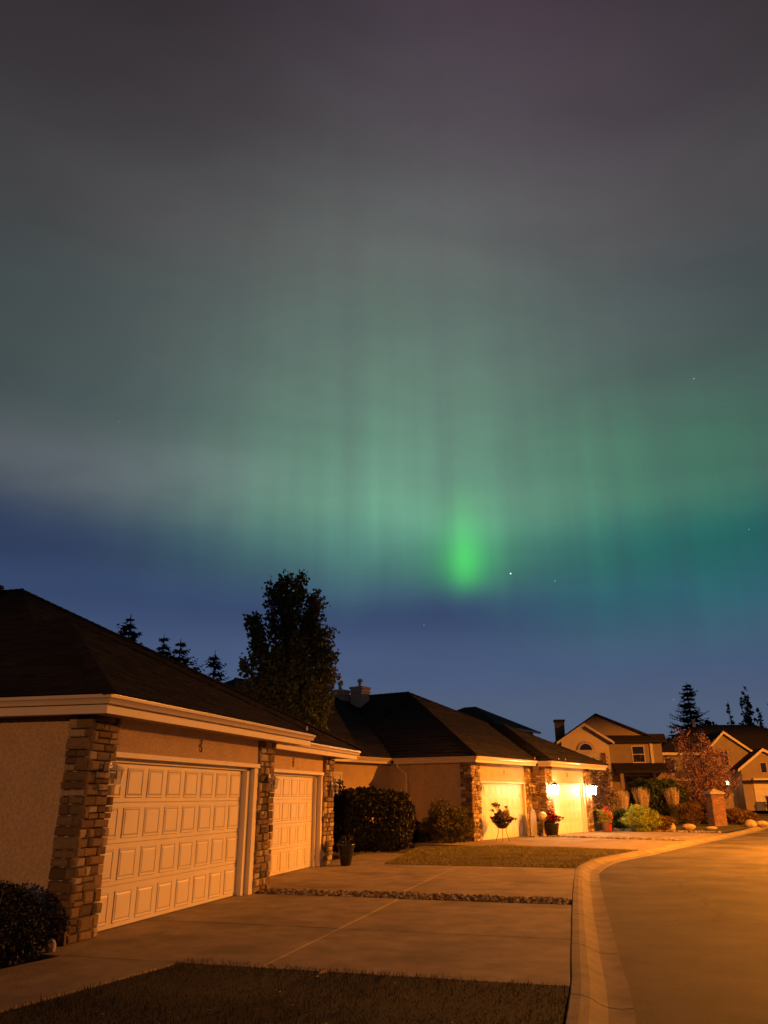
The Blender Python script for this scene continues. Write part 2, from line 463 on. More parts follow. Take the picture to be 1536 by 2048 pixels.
def link(name, me, m, parent=None, bevel=0.0):
    if m is not None and not me.materials:
        me.materials.append(M[m] if isinstance(m, str) else m)
    o = bpy.data.objects.new(name, me)
    COL.objects.link(o)
    if parent is not None: o.parent = parent
    if bevel:
        bv = o.modifiers.new('bevel', 'BEVEL'); bv.width = bevel; bv.segments = 2; bv.limit_method = 'ANGLE'
    return o


def tag(o, label=None, cat=None, group=None, kind=None):
    if label: o['label'] = label
    if cat: o['category'] = cat
    if group: o['group'] = group
    if kind: o['kind'] = kind
    return o


def thing(name, loc, rz, label, cat, group=None):
    o = bpy.data.objects.new(name, None)
    COL.objects.link(o)
    o.location = loc
    o.rotation_euler = (0, 0, rz)
    o.empty_display_size = 0.3
    return tag(o, label, cat, group)


def structure(o): return tag(o, kind='structure')


def smooth01(a, b, x):
    t = min(1, max(0, (x - a) / (b - a)))
    return t * t * (3 - 2 * t)


def gz(x, y):
    """the street climbs gently beyond the second house"""
    return 0.60 * smooth01(42, 64, y)


def catmull(pts, n=8):
    out = []
    P = [pts[0]] + list(pts) + [pts[-1]]
    for i in range(1, len(P) - 2):
        p0, p1, p2, p3 = (np.array(P[i + k], float) for k in (-1, 0, 1, 2))
        for k in range(n):
            t = k / n
            out.append(0.5 * ((2 * p1) + (-p0 + p2) * t + (2 * p0 - 5 * p1 + 4 * p2 - p3) * t * t + (-p0 + 3 * p1 - 3 * p2 + p3) * t ** 3))
    out.append(np.array(pts[-1], float))
    return out


# ------------------------------------------------------------------ ground, road, kerb
def grid_sheet(name, x0, x1, y0, y1, nx, ny, zoff, m):
    vs, fs = [], []
    for j in range(ny + 1):
        for i in range(nx + 1):
            x = x0 + (x1 - x0) * i / nx; y = y0 + (y1 - y0) * j / ny
            vs.append((x, y, gz(x, y) + zoff))
    for j in range(ny):
        for i in range(nx):
            a = j * (nx + 1) + i
            fs.append((a, a + 1, a + nx + 2, a + nx + 1))
    b = MB(); b.v = vs; b.f = fs
    return b.build(name, m)


structure(grid_sheet('ground', -900, 900, -700, 1100, 90, 360, -0.16, 'soil'))

KB = [(-6.6, -22.0), (-3.85, -12.0), (-1.2, -2.4), (1.43, 7.11), (2.18, 10.2), (3.23, 14.7), (4.36, 19.4), (4.92, 21.4), (6.15, 24.2), (8.1, 27.1),
      (11.55, 32.5), (16.2, 39.4), (23.6, 50.6), (32.0, 61.5), (44, 76)]
KPTS = catmull(KB, 8)
KN = []
for i, p in enumerate(KPTS):
    d = KPTS[min(i + 1, len(KPTS) - 1)] - KPTS[max(i - 1, 0)]
    d = d / np.linalg.norm(d)
    KN.append(np.array([d[1], -d[0]]))
# road sheet: from under the gutter to the far side
rb = MB()
for i, (p, n) in enumerate(zip(KPTS, KN)):
    for k, w in enumerate((0.50, 2.5, 5.0, 7.5, 9.6)):
        q = p + n * w
        crown = 0.05 * (1 - ((w - 5) / 5) ** 2)
        rb.v.append((q[0], q[1], gz(*q) - 0.105 + crown))
    if i:
        a = (i - 1) * 5; c = i * 5
        for k in range(4): rb.f.append((a + k, a + k + 1, c + k + 1, c + k))
structure(rb.build('road', 'asphalt', smooth=True))
# rolled kerb and gutter, cast in sections with open joints
kerb = structure(thing('kerb', (0, 0, 0), 0, None, None))
arc = [0.0]
for i in range(1, len(KPTS)): arc.append(arc[-1] + float(np.linalg.norm(KPTS[i] - KPTS[i - 1])))
def kpoint(s):
    i = int(np.searchsorted(arc, s)); i = min(max(i, 1), len(arc) - 1)
    t = (s - arc[i - 1]) / (arc[i] - arc[i - 1])
    n = KN[i - 1] * (1 - t) + KN[i] * t
    return KPTS[i - 1] * (1 - t) + KPTS[i] * t, n / np.linalg.norm(n)
PROF = [(0.0, -0.14), (0.0, 0.0), (0.012, 0.008), (0.10, 0.006), (0.18, -0.015), (0.26, -0.06), (0.33, -0.083), (0.44, -0.090), (0.55, -0.078), (0.555, -0.14)]
def kerb_piece(s0, s1, prof, name, parent, m):
    b = MB()
    ns = max(2, int((s1 - s0) / 0.4) + 1)
    for i in range(ns + 1):
        p, n = kpoint(s0 + (s1 - s0) * i / ns)
        for (w, z) in prof:
            q = p + n * w
            b.v.append((q[0], q[1], gz(*q) + z))
    k = len(prof)
    for i in range(ns):
        for j in range(k - 1):
            b.f.append((i * k + j, i * k + j + 1, (i + 1) * k + j + 1, (i + 1) * k + j))
    o = len(b.v)                      # end faces keep their own corners so the joints stay crisp
    b.v += [b.v[j] for j in range(k)] + [b.v[ns * k + j] for j in range(k)]
    b.f.append(tuple(o + j for j in range(k - 1, -1, -1))); b.f.append(tuple(o + k + j for j in range(k)))
    ob = b.build(name, m, parent, smooth=True)
    ob.data.set_sharp_from_angle(angle=R(12.5))
    return ob
s = 0.0
while s < arc[-1] - 1:
    L = 2.6 if s < 62 else 6.0
    kerb_piece(s, min(s + L, arc[-1]) - 0.028, PROF, 'kerb_section', kerb, 'kerb')
    s += L
# far side of the road
far_side = MB()
for i, (p, n) in enumerate(zip(KPTS, KN)):
    for (w, z) in ((9.55, -0.12), (9.56, 0.02), (9.75, 0.03), (40, 0.05)):
        q = p + n * w
        far_side.v.append((q[0], q[1], gz(*q) + z))
    if i:
        a = (i - 1) * 4; c = i * 4
        for k in range(3): far_side.f.append((a + k, a + k + 1, c + k + 1, c + k))
structure(far_side.build('verge', 'turf'))


# house frames: local x along the garage front, local y into the house
A0 = (-3.82, 10.46)
AA = math.atan2(0.964, 0.266)
B0 = (3.52, 32.54)
BA = R(90 - 34.5)
def frame(o, a):
    c, s_ = math.cos(a), math.sin(a)
    return lambda x, y: (o[0] + c * x - s_ * y, o[1] + s_ * x + c * y)
FA = frame(A0, AA)
FB = frame(B0, BA)
def inv(o, a):
    c, s_ = math.cos(a), math.sin(a)
    return lambda X_, Y_: (c * (X_ - o[0]) + s_ * (Y_ - o[1]), -s_ * (X_ - o[0]) + c * (Y_ - o[1]))
IA = inv(A0, AA)
IB = inv(B0, BA)


def kerb_n(xloc, fr, dirs=1):
    """distance from the house front line to the back of the kerb at this x"""
    best = None
    for i in range(200, 2400):
        y = -i * 0.01
        q = np.array(fr(xloc, y))
        d = [(q - p) @ n for p, n in zip(KPTS, KN)]
        j = int(np.argmin([np.linalg.norm(q - p) for p in KPTS]))
        if (q - KPTS[j]) @ KN[j] > -0.012: return -y
    return 6


def slab(poly, parent, name='slab', m='concrete', z=0.0, th=0.12, grow=0.0):
    b = MB()
    n = len(poly)
    b.prism(poly, z - th, z)
    return b.build(name, m, parent, bevel=0.008)


# driveway of the near house: two bays of slabs with open joints
def driveway(name, fr, bays, parent_loc=None):
    root = structure(thing(name, (0, 0, 0), 0, None, None))
    for (x0, x1, yb, splits_x, splits_y) in bays:
        xs = [x0] + splits_x + [x1]
        for i in range(len(xs) - 1):
            xa, xb = xs[i] + 0.006, xs[i + 1] - 0.006
            na, nb = kerb_n(xa, fr), kerb_n(xb, fr)
            ys = [yb] + [-q for q in splits_y] + [None]
            for j in range(len(ys) - 1):
                ya = ys[j] - (0.006 if j else 0)
                if ys[j + 1] is None: e0, e1 = -na, -nb
                else: e0 = e1 = ys[j + 1] + 0.006
                poly = [fr(xa, e0), fr(xb, e1), fr(xb, ya), fr(xa, ya)]
                o = slab(poly, root)
                zz = gz(*poly[0]) + rng.uniform(-0.004, 0.004)
                o.location.z = zz
    return root


dA = driveway('driveway', FA, [(-0.5, 5.42, 0.30, [2.1], [2.75]), (6.12, 12.3, 1.05, [8.75], [2.55])])
dB = driveway('driveway', FB, [(-1.5, 5.10, 0.20, [1.6], [3.2]), (5.55, 12.9, -0.5, [9.2], [3.4])])
# walks
wk = structure(thing('walkway', (0, 0, 0), 0, None, None))
for poly in ([(-2.18, 9.66), (-3.46, 10.22), (-4.45, 8.35), (-3.24, 7.52)], [(-3.25, 7.50), (-4.46, 8.33), (-5.60, 6.1), (-4.35, 5.3)], [(-4.36, 5.28), (-5.61, 6.08), (-6.9, 3.5), (-5.6, 2.7)]):
    slab([poly[0], poly[1], poly[2], poly[3]], wk, z=-0.004)
wk2 = structure(thing('walkway', (0, 0, 0), 0, None, None))
for (xa, xb) in ((12.32, 13.5), (13.52, 14.8), (14.82, 16.2)):
    slab([FA(xa, -0.55), FA(xb, -0.45), FA(xb, 1.1), FA(xa, 1.1)], wk2, z=-0.003)
wk3 = structure(thing('walkway', (0, 0, 0), 0, None, None))
for (ya, yb) in ((-1.8, -0.2), (-0.18, 1.5), (1.52, 3.4)):
    slab([FB(-1.52, ya), FB(-0.75, ya), FB(-0.75, yb), FB(-2.3, yb), FB(-2.3, ya)] if ya > -1 else [FB(-2.3, ya), FB(-1.52, ya), FB(-1.52, yb), FB(-2.3, yb)], wk3, z=-0.003)


# ------------------------------------------------------------------ lawns with blades
def in_poly(px, py, poly):
    inside = np.zeros(len(px), bool)
    n = len(poly)
    for i in range(n):
        x0, y0 = poly[i]; x1, y1 = poly[(i + 1) % n]
        c = ((y0 > py) != (y1 > py)) & (px < (x1 - x0) * (py - y0) / (y1 - y0 + 1e-9) + x0)
        inside ^= c
    return inside


def blades(name, poly, count, h, w, m, label, cat, dens=None, zoff=0.0):
    xs = [p[0] for p in poly]; ys = [p[1] for p in poly]
    cx_, cy_ = sum(xs) / len(xs), sum(ys) / len(ys)      # a few blades spill over the edge
    poly = [(x + 0.05 * (x - cx_) / (math.hypot(x - cx_, y - cy_) + 1e-6), y + 0.05 * (y - cy_) / (math.hypot(x - cx_, y - cy_) + 1e-6)) for x, y in poly]
    px = nrng.uniform(min(xs), max(xs), count * 3); py = nrng.uniform(min(ys), max(ys), count * 3)
    k = in_poly(px, py, poly)
    px, py = px[k][:count], py[k][:count]
    n = len(px)
    patch = 0.75 + 0.35 * np.sin(px * 1.7 + py * 0.9) * np.sin(py * 2.3 - px * 0.6)
    a = nrng.uniform(0, 6.283, n); hh = h * nrng.uniform(0.45, 1.25, n) * patch; ww = w * nrng.uniform(0.6, 1.3, n)
    lx = nrng.normal(0, 0.45, n) * hh; ly = nrng.normal(0, 0.45, n) * hh
    v = np.zeros((n, 3, 3))
    z0 = np.array([gz(x, y) for x, y in zip(px, py)]) + zoff
    v[:, 0] = np.stack([px - np.cos(a) * ww, py - np.sin(a) * ww, z0 - 0.01], 1)
    v[:, 1] = np.stack([px + np.cos(a) * ww, py + np.sin(a) * ww, z0 - 0.01], 1)
    v[:, 2] = np.stack([px + lx, py + ly, z0 + hh], 1)
    return tri_mesh(name, v, m)


def tri_mesh(name, v, m, parent=None):
    n, k = v.shape[0], v.shape[1]
    me = bpy.data.meshes.new(name)
    me.vertices.add(n * k)
    me.vertices.foreach_set('co', v.reshape(-1).astype(np.float32))
    me.loops.add(n * k)
    me.loops.foreach_set('vertex_index', np.arange(n * k, dtype=np.int32))
    me.polygons.add(n)
    me.polygons.foreach_set('loop_start', np.arange(0, n * k, k, dtype=np.int32))
    me.update(calc_edges=True)
    return link(name, me, m, parent)


def kerb_back(y0, y1, off=-0.02):
    out = []
    for p, n in zip(KPTS, KN):
        if y0 <= p[1] <= y1:
            q = p + n * off
            out.append((float(q[0]), float(q[1])))
    return out


def sheet(name, poly, m, z=0.0, th=0.1):
    b = MB().prism(poly, z - th, z)
    o = b.build(name, m)
    return structure(o)


e_near = FA(-0.52, -kerb_n(-0.52, FA))
lawnA = [(-2.12, 9.62), (-3.20, 7.47), (-4.3, 5.25), (-5.55, 2.65), (-6.6, 0.0), (-7.5, -3.0)] + kerb_back(-3.5, 8.3) + [e_near]
sheet('lawn', lawnA, 'turf_shaded', -0.006)
g1 = blades('lawn_grass', [p for p in lawnA], 60000, 0.05, 0.004, 'blade_shaded', None, None, zoff=-0.006)
tag(g1, 'short lawn grass darkened as in shade in the near foreground', 'grass', kind='stuff')
e1 = FA(12.33, -kerb_n(12.33, FA)); e2_ = FB(-1.53, -kerb_n(-1.53, FB))
lawnB = [FA(12.33, -0.58), e1] + kerb_back(e1[1] + 0.3, e2_[1] - 0.3) + [e2_, FB(-1.53, -1.82), FB(-2.33, -1.82), (1.35, 29.2), (0.9, 27.4), (0.55, 25.0), FA(13.6, -0.5)]
sheet('lawn', lawnB, 'turf_dry', 0.005)
g2 = blades('lawn_grass', lawnB, 42000, 0.05, 0.007, 'blade', None, None, zoff=0.005)
tag(g2, 'short olive lawn grass between the two driveways', 'grass', kind='stuff')
bedB = [FB(12.95, -6.4), FB(12.95, 4), FB(30, 8), FB(33, -5.0), FB(22, -5.8)]
bb = MB()
for k in range(len(bedB)): pass
bo = grid_sheet('flower_bed', 0, 1, 0, 1, 1, 1, 0, 'turf'); bpy.data.objects.remove(bo)
nb_ = 14
for j in range(nb_ + 1):
    for i in range(nb_ + 1):
        x = 12.95 + 18 * i / nb_; y = -6.35 + 11 * j / nb_
        q = FB(x, y)
        bb.v.append((q[0], q[1], gz(*q) + 0.015 + 0.03 * math.sin(i * 1.7) * math.sin(j * 2.1)))
for j in range(nb_):
    for i in range(nb_):
        a = j * (nb_ + 1) + i
        bb.f.append((a, a + 1, a + nb_ + 2, a + nb_ + 1))
structure(bb.build('flower_bed', 'turf'))

# strips of river rock between the driveway bays
def rock_strip(fr, x0, x1, y0, y1, n, size, label):
    b = MB()
    base = [(-1, -1, -1), (1, -1, -1), (1, 1, -1), (-1, 1, -1), (-1, -1, 1), (1, -1, 1), (1, 1, 1), (-1, 1, 1)]
    bm = bmesh.new(); bmesh.ops.create_icosphere(bm, subdivisions=1, radius=1)
    iv = [v.co.copy() for v in bm.verts]; ifc = [tuple(v.index for v in f.verts) for f in bm.faces]; bm.free()
    for k in range(n):
        x = rng.uniform(x0, x1); y = rng.uniform(y0, y1)
        q = fr(x, y)
        r = size * rng.uniform(0.5, 1.3)
        sx, sy, sz = r * rng.uniform(0.8, 1.4), r * rng.uniform(0.8, 1.3), r * rng.uniform(0.5, 0.8)
        a = rng.uniform(0, 6.28)
        mound = 0.03 * math.sin(math.pi * (x - x0) / (x1 - x0))
        z = gz(*q) - 0.02 + mound + rng.uniform(0, 0.03)
        b.add([(q[0] + (p.x * sx * math.cos(a) - p.y * sy * math.sin(a)) * rng.uniform(.85, 1.1), q[1] + (p.x * sx * math.sin(a) + p.y * sy * math.cos(a)) * rng.uniform(.85, 1.1), z + p.z * sz) for p in iv], ifc)
    return tag(b.build('river_rock', 'gravel'), label, 'rocks', kind='stuff')


rock_strip(FA, 5.46, 6.08, -5.6, -0.02, 900, 0.045, 'strip of brown river rocks between the near garage driveways')
rock_strip(FB, 5.12, 5.53, -6.3, -0.75, 420, 0.06, 'thin pale rock strip splitting the lit driveway')
sheet('rock_bed', [FA(5.43, -5.7), FA(6.11, -5.7), FA(6.11, 0.0), FA(5.43, 0.0)], 'soil', -0.05, 0.05)

# fallen leaves
lv = MB()
q = random.Random(3)
for k in range(70):
    if k < 34: x, y, z = q.uniform(-3.4, 1.3), q.uniform(5.2, 9.0), 0.03
    else:
        p = FA(q.uniform(-.3, 12), q.uniform(-5.2, -.3)); x, y = p; z = 0.010
    a = q.uniform(0, 6.28); r = q.uniform(0.012, 0.032)
    c, s_ = math.cos(a), math.sin(a)
    lv.add([(x + c * r, y + s_ * r, z + q.uniform(0, .01)), (x - s_ * r * .6, y + c * r * .6, z), (x - c * r, y - s_ * r, z + q.uniform(0, .012)), (x + s_ * r * .6, y - c * r * .6, z + .004)], [(0, 1, 2, 3)])
tag(lv.build('leaf_litter', 'leaf_litter'), 'pale fallen leaves scattered over the near lawn and driveway', 'leaves', kind='stuff')
yl = MB()
yl.add([(0.045, 0, 0.02), (0.02, 0.03, 0.045), (-0.035, 0.012, 0.03), (-0.045, -0.01, 0.01), (-0.01, -0.032, 0.02), (0.03, -0.02, 0.03), (0, 0, 0.012)], [(0, 1, 6), (1, 2, 6), (2, 3, 6), (3, 4, 6), (4, 5, 6), (5, 0, 6)])
o = yl.build('fallen_leaf', 'leaf_yellow'); o.location = (-0.60, 8.72, 0.03)
tag(o, 'single bright orange leaf lying on the dark lawn', 'leaf')


# ------------------------------------------------------------------ house pieces
def eave(path, name_g, parent, z_top, closed_ends=True, fascia_h=0.16):
    """gutter and fascia swept along an eave path (local x,y), outward is to the right of travel"""
    n = len(path)
    P = [Vector((p[0], p[1])) for p in path]
    mit = []
    for i in range(n):
        ns = []
        if i > 0: d = (P[i] - P[i - 1]).normalized(); ns.append(Vector((d.y, -d.x)))
        if i < n - 1: d = (P[i + 1] - P[i]).normalized(); ns.append(Vector((d.y, -d.x)))
        if len(ns) == 2: v = ns[0] + ns[1]; v = v / (v.dot(ns[0]))
        else: v = ns[0]
        mit.append(v)
    def sweep(prof, nm, m):
        b = MB(); k = len(prof)
        for i in range(n):
            for (w, z) in prof:
                q = P[i] + mit[i] * w
                b.v.append((q.x, q.y, z_top + z))
        for i in range(n - 1):
            for j in range(k):
                b.f.append((i * k + j, i * k + (j + 1) % k, (i + 1) * k + (j + 1) % k, (i + 1) * k + j))
        b.f.append(tuple(range(k))); b.f.append(tuple((n - 1) * k + j for j in range(k - 1, -1, -1)))
        return b.build(nm, m, parent)
    # K-style gutter, hollow top
    sweep([(-0.088, -0.012), (-0.088, -0.105), (-0.03, -0.112), (-0.018, -0.08), (-0.002, -0.055), (0.022, -0.040), (0.026, -0.004), (0.026, 0.0), (0.014, 0.0), (0.012, -0.03), (-0.02, -0.07), (-0.08, -0.085), (-0.08, -0.012)], 'gutter', 'gutter')
    sweep([(-0.115, -0.225), (-0.092, -0.225), (-0.092, 0.0), (-0.115, 0.0)], 'fascia', 'trim')
    sweep([(-0.62, -0.205), (-0.118, -0.205), (-0.118, -0.185), (-0.62, -0.185)], 'soffit', 'soffit')


def shingle_plane(b, poly, course=0.16, tab=0.33, th=0.013, lift=0.02, seed=1):
    q = random.Random(seed)
    P = [Vector(p) for p in poly]
    e = (P[1] - P[0]).normalized()
    nrm = None
    for i in range(2, len(P)):
        c = e.cross(P[i] - P[0])
        if c.length > 1e-4: nrm = c.normalized(); break
    if nrm.z < 0: nrm = -nrm
    g = nrm.cross(e)
    if g.z < 0: g = -g
    uv = [((p - P[0]).dot(e), (p - P[0]).dot(g)) for p in P]
    vmax = max(v for _, v in uv)
    def span(v):
        us = []
        for i in range(len(uv)):
            (u0, v0), (u1, v1) = uv[i], uv[(i + 1) % len(uv)]
            if (v0 - v) * (v1 - v) <= 0 and abs(v1 - v0) > 1e-9:
                us.append(u0 + (u1 - u0) * (v - v0) / (v1 - v0))
        return (min(us), max(us)) if us else None
    nv = max(1, int(vmax / course))
    for k in range(nv):
        va, vb = vmax * k / nv, vmax * (k + 1) / nv
        A, Bs = span(min(max(va, 1e-4), vmax - 1e-4)), span(vb - 1e-4)
        if not A or not Bs: continue
        u = A[0] - q.uniform(0, tab)
        while u < A[1]:
            un = u + tab * q.uniform(0.6, 1.5)
            ua, ub = max(u, A[0]), min(un, A[1])
            if ub - ua > 0.01:
                t = th * q.uniform(0.7, 1.9)
                wob = q.uniform(-0.006, 0.006)
                ca, cb = min(max(ua, Bs[0]), Bs[1]), min(max(ub, Bs[0]), Bs[1])
                pt = lambda uu, vv, h: P[0] + e * uu + g * vv + nrm * (h + lift)
                a0, a1 = pt(ua, va + wob, t), pt(ub, va + wob, t)
                d0, d1 = pt(ua, va + wob, 0.0), pt(ub, va + wob, 0.0)
                c0, c1 = pt(ca, vb + 0.01, 0.004), pt(cb, vb + 0.01, 0.004)
                b.add([a0, a1, c1, c0, d0, d1], [(0, 1, 2, 3), (4, 5, 1, 0)])
            u = un


def roof(parent, polys, m, name='roof', course=0.16, tab=0.4, caps=(), th=0.013):
    base = MB()
    for p in polys:
        base.add(p, [tuple(range(len(p)))])
    r = base.build(name, m, parent)
    b = MB()
    for i, p in enumerate(polys): shingle_plane(b, p, course, tab, seed=i + 5, th=th)
    so = b.build('shingle', m, r); so['kind'] = 'stuff'
    for (p, q_) in caps:      # overlapping cap shingles along hips and ridges
        cb = MB()
        p, q_ = Vector(p), Vector(q_); L = (q_ - p).length; d = (q_ - p) / L
        side = d.cross(Vector((0, 0, 1))).normalized(); upv = side.cross(d)
        n = max(2, int(L / max(course * 1.1, 0.16)))
        for k in range(n):
            a = p + d * (L * k / n - 0.05); c = p + d * (L * (k + 1) / n)
            w = 0.13
            va = [a - side * w - upv * 0.02, a + upv * 0.055, a + side * w - upv * 0.02, c - side * w - upv * 0.03, c + upv * 0.04, c + side * w - upv * 0.03]
            cb.add(va, [(0, 1, 4, 3), (1, 2, 5, 4), (0, 2, 1)])
        co = cb.build('ridge_cap', m, r); co['kind'] = 'stuff'
    return r


def garage_door(parent, x0, x1, y, z1, cols, rows=4, pads=True):
    """sectional door: sections with recessed joints, raised panels on each"""
    b = MB()
    h = z1 / rows
    for r_ in range(rows):
        b.box(x0, x1, y, y + 0.05, r_ * h + (0.006 if r_ else 0.012), (r_ + 1) * h - 0.004)
    b.box(x0, x1, y + 0.02, y + 0.055, 0.0, z1)
    d = b.build('garage_door', 'door', parent, bevel=0.004)
    pitch = (x1 - x0) / cols
    pw, ph = pitch - 0.115, h - 0.125
    # one raised panel mesh shared by all: sunk groove, bevelled field
    pm = MB()
    a0, a1, a2 = 0.0, 0.022, 0.05
    def ring(i, dy): return [(-pw / 2 + i, dy, -ph / 2 + i), (pw / 2 - i, dy, -ph / 2 + i), (pw / 2 - i, dy, ph / 2 - i), (-pw / 2 + i, dy, ph / 2 - i)]
    vs = ring(0, 0.0) + ring(0.011, -0.011) + ring(0.027, -0.010) + ring(0.038, -0.0025) + ring(0.061, -0.011)
    fs = []
    for k in range(4):
        for j in range(4):
            fs.append((k * 4 + j, k * 4 + (j + 1) % 4, (k + 1) * 4 + (j + 1) % 4, (k + 1) * 4 + j))
    fs.append((16, 17, 18, 19))
    pm.add(vs, fs)
    me = pm.mesh('panel')
    for r_ in range(rows):
        for c in range(cols):
            o = link('panel', me, 'door', d)
            o.location = (x0 + pitch * (c + 0.5), y + 0.0005, (r_ + 0.5) * h)
    return d


# unit stone meshes: rough chamfered blocks, shared by all separate stones
STONE_ME = []
for k in range(7):
    q = random.Random(50 + k)
    vs = []
    for sx in (-1, 1):
        for sz in (-1, 1):
            vs.append((0.5 * sx * q.uniform(0.90, 1.0), 0.5, 0.5 * sz * q.uniform(0.88, 1.0)))
    for sx in (-1, 1):
        for sz in (-1, 1):
            vs.append((0.5 * sx * q.uniform(0.92, 1.0), -0.25 + q.uniform(-.1, .1), 0.5 * sz * q.uniform(0.90, 1.0)))
    for sx in (-1, 1):
        for sz in (-1, 1):
            vs.append((0.5 * sx * q.uniform(0.86, 0.93), -0.42 + q.uniform(-.06, .06), 0.5 * sz * q.uniform(0.80, 0.90)))
    for sx in (-1, 1):
        for sz in (-1, 1):
            vs.append((0.5 * sx * q.uniform(0.55, 0.74), -0.52 + q.uniform(-.10, .08), 0.5 * sz * q.uniform(0.48, 0.68)))
    fs = []
    for a in (0, 4, 8):
        fs += [(a, a + 4, a + 6, a + 2), (a + 1, a + 3, a + 7, a + 5), (a, a + 1, a + 5, a + 4), (a + 2, a + 6, a + 7, a + 3)]
    fs.append((12, 13, 15, 14))
    me = MB().add(vs, fs).mesh('stone')
    for p_ in me.polygons: p_.use_smooth = True
    me.set_sharp_from_angle(angle=R(30))
    STONE_ME.append((me, vs, fs))
    me.materials.append(M['stone'])


def stone_column(parent, x0, x1, y0, y1, h, faces=('front', 'left'), joined=False, hmin=0.085, hmax=0.175, label=None, seed=0, z0=0.0, mcore='mortar'):
    q = random.Random(seed)
    t = 0.055
    core = MB().box(x0 + t, x1 - t, y0 + t, y1 - 0.01, z0, h).build('stone_column', mcore, parent)
    jb = MB()
    for f in faces:
        L = (x1 - x0) if f == 'front' else (y1 - y0)
        z = z0; odd = 0
        while z < h - 0.03:
            ch = q.uniform(hmin, hmax)
            if h - z - ch < 0.07: ch = h - z
            u = 0.0
            while u < L - 0.02:
                w = q.uniform(0.11, 0.31)
                if L - u - w < 0.10: w = L - u
                parts = [(z, ch)]
                if ch > 0.15 and q.random() < 0.35: c2 = ch * q.uniform(.4, .6); parts = [(z, c2), (z + c2, ch - c2)]
                for (zz, hh) in parts:
                    dpt = 0.075 * q.uniform(0.8, 1.35)
                    k = q.randrange(len(STONE_ME))
                    sc = (w - 0.006, dpt, hh - 0.006)
                    cu, cz = u + w / 2, zz + hh / 2
                    if f == 'front': loc = (x0 + cu, y0 + t - dpt / 2 + 0.012, cz); rz = 0.0
                    elif f == 'left': loc = (x0 + t - dpt / 2 + 0.012, y1 - cu, cz); rz = -math.pi / 2
                    else: loc = (x1 - t + dpt / 2 - 0.012, y0 + cu, cz); rz = math.pi / 2
                    if joined:
                        c, s_ = math.cos(rz), math.sin(rz)
                        jb.add([(loc[0] + c * v[0] * sc[0] - s_ * v[1] * sc[1], loc[1] + s_ * v[0] * sc[0] + c * v[1] * sc[1], loc[2] + v[2] * sc[2]) for v in STONE_ME[k][1]], STONE_ME[k][2])
                    else:
                        o = bpy.data.objects.new('stone', STONE_ME[k][0]); COL.objects.link(o)
                        o.parent = core; o.location = loc; o.scale = sc; o.rotation_euler = (q.uniform(-.02, .02), q.uniform(-.03, .03), rz + q.uniform(-.03, .03))
                u += w
            z += ch
    if joined:
        so = jb.build('stone', 'stone_j' if mcore == 'mortar' and not label else 'stone_j', core); so['kind'] = 'stuff'
    return core


def ornament(parent, x, y, z):
    b = MB().tube([(x, y, z - .07), (x, y, z + .07)], 0.010, 6)
    b.box(x - .035, x + .035, y - .012, y + .008, z - .012, z + .014)
    b.lathe([(0.004, -.105), (0.018, -.085), (0.004, -.065)], (x, y, z), 6)
    b.lathe([(0.003, .06), (0.016, .08), (0.004, .10)], (x, y, z), 6)
    b.build('header_ornament', 'metal_dark', parent)


def clip(parent, x, y, z):
    MB().box(x - .012, x + .012, y - .01, y + .01, z - .06, z + .05).lathe([(0.012, .05), (0.026, .075), (0.012, .13), (0.004, .15)], (x, y, z), 6).build('gutter_clip', 'plate', parent)


def lantern(loc, rz, label, lit=False, sc=1.0, glow='lit'):
    """wall lantern; local -y is away from the wall, origin where the plate meets the wall"""
    t = thing('wall_lantern', loc, rz, label, 'lantern', 'wall lanterns on the garage pillars')
    b = MB().lathe([(0.065, 0.0), (0.062, 0.014), (0.03, 0.022)], (0, 0, 0), 14)
    b.v = [(x * 1.0, -z, y * 1.45 + 0.10) for (x, y, z) in b.v]
    b.build('backplate', 'plate', t, smooth=False)
    MB().tube([(0, -0.01, 0.12), (0, -0.07, 0.19), (0, -0.13, 0.19), (0, -0.145, 0.14)], 0.011, 6).build('arm', 'plate' if not lit else 'metal_dark', t)
    w, w2, z0, z1 = 0.062, 0.092, -0.20, 0.06
    cy = -0.145
    roofb = MB().add([(-.115, cy - .115, z1), (.115, cy - .115, z1), (.115, cy + .115, z1), (-.115, cy + .115, z1), (-.02, cy - .02, z1 + .085), (.02, cy - .02, z1 + .085), (.02, cy + .02, z1 + .085), (-.02, cy + .02, z1 + .085)],
                   [(3, 2, 1, 0), (0, 1, 5, 4), (1, 2, 6, 5), (2, 3, 7, 6), (3, 0, 4, 7), (4, 5, 6, 7)])
    roofb.build('lamp_roof', 'plate' if not lit else 'metal_dark', t)
    cage = MB()
    for sx in (-1, 1):
        for sy in (-1, 1):
            cage.tube([(sx * w, cy + sy * w, z0), (sx * w2, cy + sy * w2, z1)], 0.007, 5)
    cage.box(-w - .012, w + .012, cy - w - .012, cy + w + .012, z0 - .018, z0)
    cage.build('cage', 'plate' if not lit else 'metal_dark', t)
    gl = MB()
    a, c = w - .004, w2 - .004
    gl.add([(-a, cy - a, z0 + .002), (a, cy - a, z0 + .002), (a, cy + a, z0 + .002), (-a, cy + a, z0 + .002), (-c, cy - c, z1 - .004), (c, cy - c, z1 - .004), (c, cy + c, z1 - .004), (-c, cy + c, z1 - .004)],
           [(0, 1, 5, 4), (1, 2, 6, 5), (2, 3, 7, 6), (3, 0, 4, 7)])
    if lit:
        gl.f += [(3, 2, 1, 0), (4, 5, 6, 7)]
    gl.build('glass', glow if lit else 'glass', t)
    if not lit:
        MB().lathe([(0.012, -.10), (0.030, -.07), (0.034, -.04), (0.016, 0.0), (0.014, 0.05)], (0, cy, 0), 10).build('bulb', 'bulb', t, smooth=True)
    t.scale = (sc, sc, sc)
    return t


